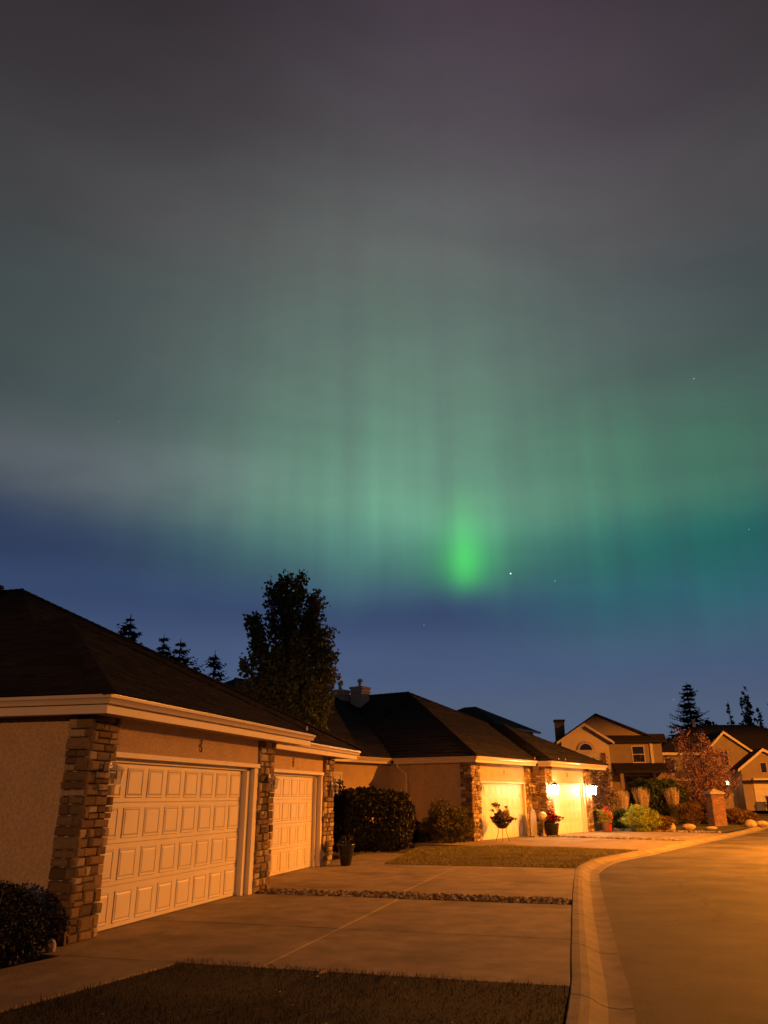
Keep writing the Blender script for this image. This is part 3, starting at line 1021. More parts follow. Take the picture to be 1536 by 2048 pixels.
def window(parent, x0, x1, y, z0, z1, mull=(1, 1), mframe='trim', mglass='window', fw=0.06):
    """in a wall facing local -y"""
    w = MB().box(x0 - fw, x1 + fw, y - 0.03, y + 0.03, z1, z1 + fw).box(x0 - fw, x1 + fw, y - 0.045, y + 0.03, z0 - fw, z0).box(x0 - fw, x0, y - 0.03, y + 0.03, z0, z1).box(x1, x1 + fw, y - 0.03, y + 0.03, z0, z1).build('window', mframe, parent)
    nx, nz = mull
    px, pz = (x1 - x0) / nx, (z1 - z0) / nz
    for i in range(nx):
        for k in range(nz):
            MB().box(x0 + i * px + .015, x0 + (i + 1) * px - .015, y - 0.008, y + 0.012, z0 + k * pz + .015, z0 + (k + 1) * pz - .015).build('pane', mglass, w)
    bars = MB()
    for i in range(1, nx): bars.box(x0 + i * px - .02, x0 + i * px + .02, y - 0.02, y + 0.01, z0, z1)
    for k in range(1, nz): bars.box(x0, x1, y - 0.019, y + 0.011, z0 + k * pz - .02, z0 + k * pz + .02)
    if bars.v: bars.build('mullion', mframe, w)
    return w


# ------------------------------------------------------------------ house A, nearest
hA = thing('bungalow', (*A0, 0), AA, 'stucco bungalow nearest the camera with stone pillars and two unlit garage doors', 'house')
ZA = 2.9
b = MB()
b.box(0.09, 6.30, 0.36, 14.0, 0.0, 2.712)
b.build('wall', 'stucco', hA)
MB().box(6.30, 11.9, 1.10, 14.0, 0.0, 2.708).build('wall', 'stucco', hA)
MB().box(0.56, 5.40, 0.04, 0.355, 2.262, 2.705).build('door_header', 'stucco', hA)
MB().box(6.20, 11.25, 0.80, 1.095, 2.262, 2.703).build('door_header', 'stucco', hA)
MB().box(0.58, 5.372, -0.005, 0.12, 2.185, 2.26).build('door_trim', 'trim', hA, bevel=0.006)
MB().box(6.20, 11.19, 0.755, 0.88, 2.185, 2.26).build('door_trim', 'trim', hA, bevel=0.006)
MB().box(0.56, 5.36, 0.14, 0.30, 2.13, 2.184).build('door_trim', 'trim', hA)
MB().box(6.20, 11.15, 0.92, 1.07, 2.13, 2.184).build('door_trim', 'trim', hA)
MB().box(5.03, 5.19, 0.10, 0.35, 0, 2.128).box(5.19, 5.365, 0.022, 0.35, 0, 2.183).build('door_jamb', 'trim', hA, bevel=0.005)
MB().box(10.97, 11.07, 0.90, 1.09, 0, 2.128).box(11.07, 11.20, 0.79, 1.09, 0, 2.183).build('door_jamb', 'trim', hA, bevel=0.005)
MB().box(0.56, 5.03, 0.17, 0.36, -0.02, 0.010).build('door_sill', 'mortar', hA)
garage_door(hA, 0.05, 5.03, 0.20, 2.13, 9)
garage_door(hA, 7.82, 10.97, 0.98, 2.13, 6)
stone_column(hA, 0.0, 0.62, 0.0, 0.37, 2.70, seed=3)
stone_column(hA, 5.372, 6.08, 0.0, 0.66, 2.70, faces=('front', 'left'), seed=8)
stone_column(hA, 11.205, 11.95, 0.74, 1.30, 2.70, seed=21)
# infill behind pillar 2 to the set-back bay
MB().box(5.45, 6.29, 0.655, 1.2, 0, 2.70).build('wall', 'stucco', hA)
eave([(-0.42, 14.0), (-0.42, -0.5), (7.0, -0.5)], 'gutter', hA, ZA)
eave([(6.25, 0.3), (12.9, 0.3)], 'gutter', hA, ZA - 0.03)
MB().box(-0.30, 6.9, -0.38, 0.60, ZA - 0.184, ZA - 0.15).build('soffit', 'soffit', hA)
MB().box(6.2, 12.78, 0.42, 1.4, ZA - 0.214, ZA - 0.18).build('soffit', 'soffit', hA)
m_ = 0.52
zz = lambda d: ZA + 0.0 + m_ * d
pk = (6.24, 6.96, zz(6.66)); ov = (3.29, 3.21, zz(3.71)); ov2 = (3.29, 4.01, zz(3.71))
roof(hA, [[(-.42, 14, ZA), (-.42, -.5, ZA), ov, ov2, pk, (6.24, 14, pk[2])],
          [(-.42, -.5, ZA), (7.0, -.5, ZA), ov],
          [(7.0, -.5, ZA), (7.0, .3, ZA), ov2, ov],
          [(6.9, .3, ZA - .02), (12.9, .3, ZA - .02), pk, ov2],
          [(12.9, .3, ZA), (12.9, 14, ZA), (6.24, 14, pk[2]), pk]], 'shingle', course=0.15, tab=0.38,
     caps=[((-.42, -.5, ZA + .03), (ov[0], ov[1], ov[2] + .03)), ((12.9, .3, ZA + .03), (pk[0], pk[1], pk[2] + .03)), ((ov2[0], ov2[1], ov2[2] + .03), (pk[0], pk[1], pk[2] + .03)), ((7.0, -.5, ZA + .03), (ov[0], ov[1], ov[2] + .03)), ((pk[0], pk[1], pk[2] + .03), (6.24, 14, pk[2] + .03))])
MB().lathe([(0.11, -0.1), (0.11, 0.06), (0.16, 0.07), (0.16, 0.13), (0.05, 0.17)], (6.15, 7.6, pk[2] + 0.03), 10).build('roof_vent', 'metal_dark', hA)
ornament(hA, 3.02, 0.02, 2.47)
ornament(hA, 9.05, 0.78, 2.44)
clip(hA, 6.72, -0.42, ZA + 0.02)
lA = lambda x, y: (*FA(x, y), 0)
def wall_lamp(F, ang, x, y, z, label, lit=False, sc=1.0):
    p = F(x, y)
    return lantern((p[0], p[1], z), ang, label, lit, sc)
wall_lamp(FA, AA, 0.42, -0.045, 1.97, 'unlit wall lantern on the nearest stone pillar beside the bush', sc=0.72)
wall_lamp(FA, AA, 5.74, -0.045, 1.95, 'unlit wall lantern on the stone pillar between the near garage doors', sc=0.72)
wall_lamp(FA, AA, 11.62, 0.69, 1.90, 'unlit wall lantern on the stone pillar above the dark planter', sc=0.72)

# ------------------------------------------------------------------ house B, lit lanterns
hB = thing('bungalow', (*B0, 0), BA, 'stucco bungalow with two lit lanterns and twin chimneys beyond the lawn', 'house')
ZB = 3.15
MB().box(0.06, 5.62, 0.32, 11.0, 0, 2.96).build('wall', 'stucco', hB)
MB().box(5.62, 11.2, -0.35, 10.9, 0, 2.955).build('wall', 'stucco', hB)
MB().box(-9.3, 0.05, 4.0, 17.0, 0, 2.95).build('wall', 'stucco', hB)
MB().box(0.72, 5.06, 0.05, 0.315, 2.24, 2.95).build('door_header', 'stucco', hB)
MB().box(6.36, 10.5, -0.66, -0.355, 2.24, 2.945).build('door_header', 'stucco', hB)
MB().box(0.72, 5.04, 0.0, 0.12, 2.17, 2.235).build('door_trim', 'trim', hB)
MB().box(6.36, 10.44, -0.70, -0.58, 2.17, 2.235).build('door_trim', 'trim', hB)
MB().box(4.90, 5.045, 0.03, 0.31, 0, 2.165).build('door_jamb', 'trim', hB)
MB().box(10.15, 10.30, -0.60, -0.36, 0, 2.165).box(10.30, 10.445, -0.68, -0.36, 0, 2.165).build('door_jamb', 'trim', hB)
garage_door(hB, 0.70, 4.90, 0.16, 2.165, 8)
garage_door(hB, 6.38, 10.15, -0.55, 2.165, 7)
stone_column(hB, 0.0, 0.72, 0.0, 0.55, 2.94, joined=True, seed=31)
stone_column(hB, 5.05, 5.60, 0.0, 0.60, 2.94, joined=True, faces=('front', 'left'), seed=33)
stone_column(hB, 5.61, 6.38, -0.72, 0.0, 2.94, joined=True, seed=35)
stone_column(hB, 10.45, 11.2, -0.72, -0.1, 2.94, joined=True, seed=37)
eave([(-0.5, 3.5), (-0.5, -0.5), (5.35, -0.5)], 'gutter', hB, ZB)
eave([(5.3, -0.5), (5.3, -1.2), (12.6, -1.2)], 'gutter', hB, ZB - 0.012)
eave([(-10.0, 17), (-10, 3.5), (-0.5, 3.5)], 'gutter', hB, ZB)
MB().box(-0.38, 5.4, -0.38, 0.5, ZB - .184, ZB - .15).build('soffit', 'soffit', hB)
MB().box(5.42, 12.4, -1.08, 0.5, ZB - .186, ZB - .152).build('soffit', 'soffit', hB)
MB().box(-9.9, -0.4, 3.62, 4.5, ZB - .188, ZB - .154).build('soffit', 'soffit', hB)
pkB = (6.05, 6.9, 6.75)
mf, ms = (6.75 - ZB) / 7.4, (6.75 - ZB) / 6.55
ovz = ZB + ms * 3.65
ovB = (8.95, -1.2 + (ovz - ZB) / mf, ovz); ovB2 = (8.95, -0.5 + (ovz - ZB) / mf, ovz)
YR = 10.7
roof(hB, [[(-.5, 3.5, ZB), (-.5, -.5, ZB), pkB, (6.05, YR, 6.75)],
          [(-.5, -.5, ZB), (5.3, -.5, ZB), ovB2, pkB],
          [(5.3, -1.2, ZB), (12.6, -1.2, ZB), ovB],
          [(5.3, -.5, ZB), (5.3, -1.2, ZB), ovB, ovB2],
          [(12.6, -1.2, ZB), (12.6, 12, ZB), (6.05, 12, 6.75), pkB, ovB2, ovB],
          [(-10, 3.5, ZB), (-.5, 3.5, ZB), (6.05, YR, 6.75), (-2.8, YR, 6.75)],
          [(-10, 17.9, ZB), (-10, 3.5, ZB), (-2.8, YR, 6.75)]], 'shingle_far', course=0.3, tab=0.9, th=0.02,
     caps=[((-.5, -.5, ZB + .03), (pkB[0], pkB[1], pkB[2] + .03)), ((ovB2[0], ovB2[1], ovB2[2] + .03), (pkB[0], pkB[1], pkB[2] + .03)), ((12.6, -1.2, ZB + .03), (ovB[0], ovB[1], ovB[2] + .03)), ((pkB[0], pkB[1], pkB[2] + .03), (6.05, YR, 6.78)), ((-10, 3.5, ZB + .03), (-2.8, YR, 6.78)), ((-2.8, YR, 6.78), (6.05, YR, 6.78))])
ornament(hB, 2.95, 0.03, 2.6)
ornament(hB, 8.3, -0.68, 2.6)
for x, y in ((5.2, -0.44), (6.3, -1.13), (7.1, -1.13)): clip(hB, x, y, ZB + .02)
# roof vents on the side slope
for (x, y) in ((3.7, 6.6), (4.4, 6.2)):
    z = ZB + ms * (x + .5)
    MB().box(x - .12, x + .12, y - .15, y + .15, z - 0.1, z + .20).build('roof_vent', 'metal_dark', hB)
# downspout on the side wall
MB().tube([(-0.42, 3.3, 2.98), (-0.42, 3.3, 2.82), (-0.02, 3.12, 2.50), (-0.02, 3.12, 0.1)], 0.045, 8).build('downspout', 'trim', hB)
# chimneys
for (cx, cy, zt) in ((4.62, 10.3, 6.98), (5.05, 9.3, 7.12)):
    c = MB().box(cx - .36, cx + .36, cy - .36, cy + .36, 5.0, zt - .12).build('chimney', 'stucco_pale', hB)
    MB().box(cx - .43, cx + .43, cy - .43, cy + .43, zt - .30, zt - .22).box(cx - .41, cx + .41, cy - .41, cy + .41, zt - .119, zt).build('chimney_cap', 'stucco_pale', c)
    MB().tube([(cx, cy, zt), (cx, cy, zt + .32)], .10, 12).lathe([(.10, .26), (.145, .27), (.145, .40), (.06, .45)], (cx, cy, zt), 12).build('flue', 'metal_lt', c)
# window in the set-back front wall
wB = window(hB, -4.45, -3.45, 3.985, 1.1, 2.45, (1, 1), mglass='blind', fw=0.10)
for k in range(22):
    MB().box(-4.42, -3.48, 3.962, 3.972, 1.13 + k * .06, 1.13 + k * .06 + .045).build('blind_slat', 'blind', wB)
wall_lamp(FB, BA, 0.40, -0.05, 2.0, 'unlit wall lantern on the pillar behind the flower stand', sc=0.95)
wall_lamp(FB, BA, 5.32, -0.05, 2.0, 'unlit wall lantern on the pillar left of the lit garage door', sc=0.95)
wall_lamp(FB, BA, 6.0, -0.77, 2.02, 'glowing wall lantern left of the far garage door', True, 1.45)
wall_lamp(FB, BA, 10.83, -0.77, 2.02, 'glowing wall lantern right of the far garage door', True, 1.45)


# ------------------------------------------------------------------ foliage
def leaf_quads(pts, size, asp=0.6, jit=0.4, up=0.0, seed=0):
    r = np.random.default_rng(seed)
    n = len(pts)
    d = r.normal(size=(n, 3)); d[:, 2] += up; d /= np.linalg.norm(d, axis=1)[:, None]
    e = r.normal(size=(n, 3)); e -= (e * d).sum(1)[:, None] * d; e /= np.linalg.norm(e, axis=1)[:, None]
    s_ = size * r.uniform(1 - jit, 1 + jit, n)[:, None]
    v = np.stack([pts - d * s_, pts + e * s_ * asp, pts + d * s_, pts - e * s_ * asp], 1)
    return v


def shell_points(c, r, n, seed, inner=0.35, squash=None, bump=0.12, freq=4.0):
    """points through an uneven ellipsoid, denser near the outside"""
    g = np.random.default_rng(seed)
    d = g.normal(size=(n, 3)); d /= np.linalg.norm(d, axis=1)[:, None]
    ph = g.uniform(0, 6.28, 6)
    lob = 1 + bump * (np.sin(d[:, 0] * freq + ph[0]) + np.sin(d[:, 1] * freq * 1.2 + ph[1]) + np.sin(d[:, 2] * freq * 1.1 + ph[2]) + 0.6 * np.sin((d[:, 0] + d[:, 2]) * freq * 2 + ph[3]))
    t = g.uniform(inner ** 3, 1, n) ** (1 / 3)
    return np.array(c) + d * (np.array(r) * (lob * t)[:, None])


def shrub(name, loc, r, n, size, m, label, cat='shrub', group=None, seed=1, zc=None, inner=0.4, bump=0.10, freq=4.0, up=0.2, extra=None, box=0.0, asp=0.6, pieces=None):
    t = thing(name, (loc[0], loc[1], gz(*loc[:2])), 0, label, cat, group)
    zc = r[2] * 0.95 if zc is None else zc
    p = shell_points((0, 0, zc), r, n, seed, inner, bump=bump, freq=freq)
    if box:
        # squarer, clipped outline
        q = (p - np.array((0, 0, zc))) / np.array(r)
        q = np.sign(q) * np.abs(q) ** (1 - box)
        p = q * np.array(r) + np.array((0, 0, zc))
    if pieces:
        for k, (c, rr, nn) in enumerate(pieces):
            p = np.concatenate([p, shell_points(c, rr, nn, seed + 10 + k, inner, bump=bump, freq=freq)])
    p = p[p[:, 2] > 0.02]
    tri_mesh('foliage', leaf_quads(p, size, asp, up=up, seed=seed), m, t)
    st = MB()
    q = random.Random(seed)
    for k in range(7):
        a = q.uniform(0, 6.28); f = q.uniform(.3, .75)
        e = (math.cos(a) * r[0] * f, math.sin(a) * r[1] * f, zc + r[2] * q.uniform(0, .6))
        st.tube([(math.cos(a) * .06, math.sin(a) * .06, -0.02), (e[0] * .5, e[1] * .5, e[2] * .55), e], [0.03, 0.018, 0.006], 5)
    st.build('stem', 'bark', t)
    return t


def limb_tree(name, loc, limbs, leaf_n, leaf_size, m, label, trunk_r=0.16, spread=0.42, seed=1, group=None, cat='tree', taper=(1.0, 0.55), clump=9, start=0.25, bark='bark'):
    """multi-stem tree: limbs rise to given tips, leaves in small clumps on twigs along them"""
    t = thing(name, loc, 0, label, cat, group)
    q = random.Random(seed)
    tr = MB()
    P = []
    for (tip, w) in limbs:
        tip = Vector(tip)
        n = 9
        pts = []
        for k in range(n + 1):
            f = k / n
            x = tip.x * (f ** 1.25) + q.uniform(-.05, .05) * f; y = tip.y * (f ** 1.25) + q.uniform(-.05, .05) * f
            pts.append(Vector((x, y, tip.z * f)))
        tr.tube([tuple(p) for p in pts], [trunk_r * w * (1 - 0.93 * k / n) for k in range(n + 1)], 7)
        nl = int(leaf_n * w / sum(l[1] for l in limbs) / clump)
        for k in range(nl):
            f = q.uniform(start, 1.0)
            i = min(int(f * n), n - 1)
            p = pts[i].lerp(pts[i + 1], f * n - i)
            a = q.uniform(0, 6.28); rr = spread * (taper[0] + (taper[1] - taper[0]) * f) * math.sqrt(q.uniform(0.05, 1)) * (1 + 0.35 * math.sin(f * 17 + tip.x * 3))
            c = p + Vector((math.cos(a) * rr, math.sin(a) * rr, rr * q.uniform(0.0, 0.6)))
            if k % 6 == 0: tr.tube([tuple(p), tuple(p.lerp(c, .5) + Vector((0, 0, .03))), tuple(c)], [0.014, 0.009, 0.004], 4, cap=False)
            for _ in range(clump): P.append(tuple(c + Vector((q.gauss(0, .085), q.gauss(0, .085), q.gauss(0, .10)))))
    tr.build('trunk', bark, t, smooth=True)
    tri_mesh('crown', leaf_quads(np.array(P), leaf_size, 0.75, seed=seed), m, t)
    return t


def conifer(name, loc, h, r, m, label, seed=1, group=None, bare=0.05, tiers=None, sparse=1.0, card=None):
    t = thing(name, loc, 0, label, 'tree', group)
    q = random.Random(seed)
    MB().tube([(0, 0, -0.1), (0, 0, h * .6), (0, 0, h)], [h * 0.022, h * 0.012, 0.01], 6).build('trunk', 'bark', t)
    V = []
    tiers = tiers or int(h * 3.0)
    wv0 = h * 0.020
    for k in range(tiers):
        f = bare + (1 - bare) * (k + q.uniform(-.3, .3)) / tiers
        z = h * f
        L0 = r * (1 - f) ** 0.80 * q.uniform(.7, 1.1) + 0.06
        for j in range(int(11 * sparse) + 2):
            a = q.uniform(0, 6.28); L = L0 * q.uniform(.45, 1.2)
            d = Vector((math.cos(a), math.sin(a), 0))
            s_ = Vector((-d.y, d.x, 0))
            dr = q.uniform(-.35, .10) + 0.35 * max(0, f - .75)
            n = max(4, int(L / (wv0 * .75)))
            for i in range(n):
                u = (i + .6) / n
                p = d * (L * u) + Vector((0, 0, z + L * dr * u + L * .26 * u * u))
                wv = wv0 * (1.5 - .9 * u) * min(1.0, .45 + L)
                for sd in (-1, 1):
                    tip = p + s_ * sd * wv * q.uniform(.6, 1.9) + d * wv * q.uniform(.2, 1.2) + Vector((0, 0, q.uniform(-.9, .6) * wv))
                    V.append([tuple(p - d * wv * .4), tuple(p + d * wv * .5 + Vector((0, 0, .25 * wv))), tuple(tip)])
    # leader
    for k in range(14):
        z = h * (0.93 + 0.07 * k / 14); a = q.uniform(0, 6.28); w = 0.12 * (1 - k / 16)
        V.append([(0, 0, z - .05 * h * .3), (0, 0, z + .02 * h), (math.cos(a) * w, math.sin(a) * w, z + .01 * h)])
    tri_mesh('crown', np.array(V), m, t)
    return t


# tall aspen behind the near roof (base at -2.95, 25.5)
limb_tree('aspen_tree', (-3.0, 25.5, 0.0),
          [((-0.35, 0.2, 8.75), 1.25), ((0.10, -0.1, 8.65), 1.1), ((-0.80, 0.1, 8.45), 0.9), ((0.62, 0.2, 8.15), 1.0), ((0.85, -0.2, 7.75), 0.8), ((-1.45, 0.1, 7.35), 1.0),
           ((-1.15, -0.2, 6.9), 0.8), ((-1.60, 0.0, 5.8), 0.55), ((1.10, 0.1, 6.8), 0.8), ((1.15, -0.2, 5.9), 0.7), ((1.20, 0.1, 5.3), 0.5), ((1.10, -0.3, 4.6), 0.6),
           ((0.2, -0.6, 6.6), 0.9), ((-0.5, -0.6, 6.0), 0.9), ((0.75, -0.7, 5.0), 0.7), ((-0.9, -0.6, 5.0), 0.7), ((0.1, -0.9, 4.8), 0.7)],
          38000, 0.066, 'leaf_tree', 'tall leafy aspen rising behind the near garage roof', trunk_r=0.10, spread=0.42, seed=5, start=0.32)
G = 'spruces on the skyline behind the near roof'
conifer('spruce_tree', (-14.0, 42, 0), 11.0, 5.0, 'needle', 'leftmost spruce on the skyline above the near roof', 11, G, sparse=0.7)
conifer('spruce_tree', (-12.6, 44, 0), 10.3, 4.0, 'needle', 'narrow dark spruce second from left on the skyline', 12, G)
conifer('spruce_tree', (-10.58, 40, 0), 9.3, 4.4, 'needle', 'bushy spruce third from left on the skyline', 13, G)
conifer('spruce_tree', (-9.42, 43, 0), 9.2, 4.6, 'needle', 'lone spruce just left of the tall aspen', 14, G, sparse=0.7)
conifer('spruce_tree', (29.0, 75, 0.6), 11.2, 4.6, 'needle', 'tall dark spruce behind the purple leaved tree', 15)
conifer('spruce_tree', (26.3, 73, 0.6), 6.9, 1.8, 'needle', 'small dark spruce right of the gabled house roof', 16)
for k, (x, y, h, w, lab) in enumerate([(43.6, 95, 13.2, .75, 'tall narrow poplar highest above the right hand roof'), (44.9, 95, 10.8, .55, 'short narrow poplar right of the tallest poplar'), (49.2, 100, 14.0, .5, 'thin poplar at the right picture edge'), (42.3, 97, 12.2, .35, 'thin wispy poplar left of the tallest poplar')]):
    limb_tree('poplar_tree', (x, y, 0.6), [((0, 0, h), 1.2), ((w * .5, .2, h * .93), .8), ((-w * .5, -.2, h * .9), .8), ((w * .3, -w * .5, h * .8), .8), ((-w * .4, w * .4, h * .75), .7)], (2600, 1500, 1100, 500)[k], 0.13, 'needle_far', lab, trunk_r=.12, spread=w, seed=60 + k, group='poplars behind the right hand house')
for k, (x, y, h, r_, lab) in enumerate([(31.2, 74, 7.6, 1.9, 'dark round tree right of the tall spruce'), (33.6, 72, 7.2, 1.5, 'dark round tree touching the right hand roof')]):
    limb_tree('shade_tree', (x, y, 0.6), [((r_ * math.cos(a) * .8, r_ * math.sin(a) * .8, h * f), 1) for a, f in ((0, .9), (1.2, .95), (2.4, .85), (3.6, 1.0), (4.8, .9), (5.6, .78))], 3000, 0.16, 'needle_far', lab, trunk_r=.14, spread=.9, seed=80 + k, group='dark trees behind the purple leaved tree')

# shrubs by the houses
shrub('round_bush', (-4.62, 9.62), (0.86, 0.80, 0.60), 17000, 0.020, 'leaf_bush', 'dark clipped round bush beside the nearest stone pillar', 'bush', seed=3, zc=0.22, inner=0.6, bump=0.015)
shrub('hedge', (-0.35, 26.9), (1.30, 0.95, 0.98), 27000, 0.055, 'leaf_hedge', 'big dark rounded hedge between the two bungalows', 'hedge', seed=4, zc=0.95, inner=0.5, bump=0.05, box=0.25,
      pieces=[((-1.2, -0.3, 0.85), (0.6, 0.6, 0.9), 8000), ((-1.25, -0.4, 1.75), (0.35, 0.3, 0.42), 330)])
hg = thing('added_hedge', (-7.4, -4.0, 0.0), R(-14), 'unseen clipped hedge added behind the viewpoint to shade the near lawn', 'hedge')  # out of view, added to block the rear lamp from the lawn
gq = np.random.default_rng(44)
hp = gq.uniform((-6.2, -.55, .03), (5.4, .55, 2.15), (42000, 3))
hp[:, 2] *= 1 + .05 * np.sin(hp[:, 0] * 2.1) + .03 * np.sin(hp[:, 0] * 5.3)
tri_mesh('foliage', leaf_quads(hp, 0.06, .6, seed=44), 'leaf_hedge', hg)
hs_ = MB()
for k in range(14):
    x = -5.8 + k * .85
    hs_.tube([(x, 0, -.05), (x + rng.uniform(-.2, .2), rng.uniform(-.2, .2), 1.0), (x + rng.uniform(-.4, .4), rng.uniform(-.3, .3), 1.9)], [.04, .025, .008], 6)
hs_.build('stem', 'bark', hg)
shrub('juniper_bush', (2.35, 31.6), (0.95, 0.75, 0.72), 8000, 0.055, 'leaf_juniper', 'feathery olive juniper against the shaded side wall', 'bush', seed=6, zc=0.66, inner=0.4, bump=0.14, freq=6, up=0.8, asp=0.3)
shrub('low_bush', (1.25, 32.3), (0.7, 0.6, 0.42), 3500, 0.05, 'leaf_hedge', 'low dark bush between hedge and juniper', 'bush', seed=7, zc=0.36)
# bed beyond the lit garage
limb_tree('climbing_shrub', (11.6, 43.8, gz(11.6, 43.8)), [((-.35, 0, 3.3), 1), ((.1, -.2, 3.5), 1), ((.45, .1, 3.0), 1), ((.2, -.4, 2.3), 1), ((-.3, -.4, 2.2), 1), ((.65, -.2, 1.8), .8)], 5500, 0.055, 'leaf_vine', 'tall shrub with reddish leaves at the right corner of the lit garage', trunk_r=.03, spread=.32, seed=91, cat='shrub', start=.12)
shrub('lime_shrub', (12.75, 41.2), (0.86, 0.75, 0.60), 7500, 0.055, 'leaf_lime', 'bright lime green rounded shrub beside the lit driveway', seed=21, zc=0.56, bump=.12, freq=6, up=0.5, asp=.45)
shrub('brown_shrub', (14.0, 42.0), (0.55, 0.5, 0.42), 2500, 0.05, 'leaf_brown', 'small brown tinged shrub right of the lime shrub', seed=22, zc=0.38)
shrub('green_shrub', (17.0, 50.5), (1.45, 1.2, 1.35), 11000, 0.075, 'leaf_green', 'large deep green shrub behind the ornamental grasses', seed=23, zc=1.3, bump=.12, freq=5)
shrub('green_shrub', (15.9, 51.5), (0.8, 0.8, 1.2), 4500, 0.075, 'leaf_green', 'narrow green shrub behind the second grass clump', seed=24, zc=1.1)
shrub('rust_hedge', (18.25, 48.3), (1.15, 0.7, 0.62), 7000, 0.06, 'leaf_brown', 'low rusty brown hedge left of the brick pillar', 'hedge', seed=25, zc=0.6, box=.2)
shrub('rust_shrub', (20.6, 48.0), (0.95, 0.7, 0.50), 4000, 0.06, 'leaf_brown', 'low brown shrub spilling out right of the brick pillar', seed=26, zc=0.42)
shrub('small_shrub', (12.2, 42.9), (0.5, 0.4, 0.5), 2400, 0.05, 'leaf_green', 'small pale leaved shrub behind the plum pot', seed=27, zc=0.5)


def grass_clump(loc, h, w, label, seed, nb=320, npl=170):
    t = thing('ornamental_grass', (loc[0], loc[1], gz(*loc)), 0, label, 'grass clump', 'feather grass clumps in the bed')
    g = np.random.default_rng(seed)
    a = g.uniform(0, 6.28, nb); r0 = g.uniform(0, .16, nb); ln = g.uniform(.3, 1, nb) * w
    hh = h * g.uniform(.35, .62, nb)
    V = []
    for i in range(nb):
        d = np.array((math.cos(a[i]), math.sin(a[i]), 0)); s_ = np.array((-d[1], d[0], 0)) * .012
        p0 = d * r0[i]; p1 = d * (r0[i] + ln[i] * .35) + np.array((0, 0, hh[i] * .7)); p2 = d * (r0[i] + ln[i]) + np.array((0, 0, hh[i]))
        V.append([p0 - s_, p0 + s_, p1 + s_ * .8, p1 - s_ * .8]); V.append([p1 - s_ * .8, p1 + s_ * .8, p2 + s_ * .1, p2 - s_ * .1])
    tri_mesh('blade', np.array(V), 'reed', t)
    V = []
    for i in range(npl):
        aa = g.uniform(0, 6.28); sp = g.uniform(0, 1) * w * .75
        d = np.array((math.cos(aa), math.sin(aa), 0))
        top = d * sp + np.array((0, 0, h * g.uniform(.82, 1.02)))
        base = d * sp * .25
        for k in range(16):
            f = .58 + .42 * k / 16
            c = base + (top - base) * np.array((f ** 1.3, f ** 1.3, f))
            b_ = g.uniform(0, 6.28); wd = .062 * (1.15 - abs((k - 6) / 11))
            e = np.array((math.cos(b_), math.sin(b_), .9)) * wd
            s_ = np.array((-math.sin(b_), math.cos(b_), 0)) * wd * .4
            V.append([c - s_, c + s_, c + e + s_ * .3, c + e - s_ * .3])
        st = np.array((-d[1], d[0], 0)) * .006
        V.append([base - st, base + st, top + st, top - st])
    tri_mesh('plume', np.array(V), 'straw', t)


grass_clump((12.85, 44.5), 1.9, .66, 'straw plumed grass clump nearest the lit lantern', 1)
grass_clump((14.35, 45.8), 2.05, .70, 'straw plumed grass clump behind the lime shrub', 2)
grass_clump((17.0, 48.4), 2.0, .66, 'straw plumed grass clump in front of the big green shrub', 3)
for k, (x, y, r_, lab) in enumerate([(14.45, 42.3, (.33, .3, .26), 'upright rounded orange lit boulder at the bed edge'), (15.75, 43.0, (.38, .3, .17), 'low angular boulder right of the round boulder'), (16.9, 43.0, (.30, .25, .10), 'flat small boulder nearest the road'), (20.3, 46.0, (.35, .3, .2), 'pale boulder at the foot of the brick pillar'), (21.1, 46.4, (.30, .26, .17), 'small pale boulder right of the brick pillar')]):
    o = MB().blob((0, 0, r_[2] * .7), r_, 70 + k, 3, .13).build('boulder', 'boulder', smooth=True)
    o.location = (x, y, gz(x, y) + 0.015); tag(o, lab, 'boulder', 'boulders in the bed')
edging = MB()
for k in range(46):
    f = k / 45
    p = FB(13.0 + rng.uniform(-.12, .12), -6.2 + 5.2 * f)
    edging.blob((p[0], p[1], gz(*p) + .03), (rng.uniform(.06, .12), rng.uniform(.06, .12), rng.uniform(.04, .07)), k, 1, .2)
tag(edging.build('edging_rock', 'gravel'), 'row of small pale rocks edging the bed by the lit driveway', 'rocks', kind='stuff')
for k, (x, y, lab) in enumerate([(-4.02, 9.98, 'left of two pale stones at the foot of the nearest pillar'), (-3.86, 10.10, 'right of two pale stones at the foot of the nearest pillar')]):
    o = MB().blob((0, 0, .05), (.065, .06, .075), 90 + k, 2, .15).build('edging_stone', 'pale_stone', smooth=True)
    o.location = (x, y, 0.0); tag(o, lab, 'stone', 'pale stones by the bush')

# purple leaved tree
limb_tree('purple_tree', (19.9, 51.0, gz(19.9, 51)),
          [((-2.0, .2, 3.6), 1), ((-1.4, -.5, 4.6), 1), ((-.7, .4, 5.3), 1), ((.1, -.4, 5.1), 1), ((.8, .3, 4.7), 1), ((1.5, -.3, 4.0), 1), ((2.0, .3, 3.1), .9), ((1.1, -.8, 3.4), .8), ((-1.0, -.9, 3.5), .9), ((.2, -1.0, 3.9), .9), ((-2.2, -.3, 2.7), .6), ((2.1, -.5, 2.4), .6)],
          9000, 0.055, 'leaf_red', 'purple leaved tree with bare lower stems beside the brick pillar', trunk_r=.06, spread=.75, seed=33, start=.30, clump=4, bark='bark_pale')

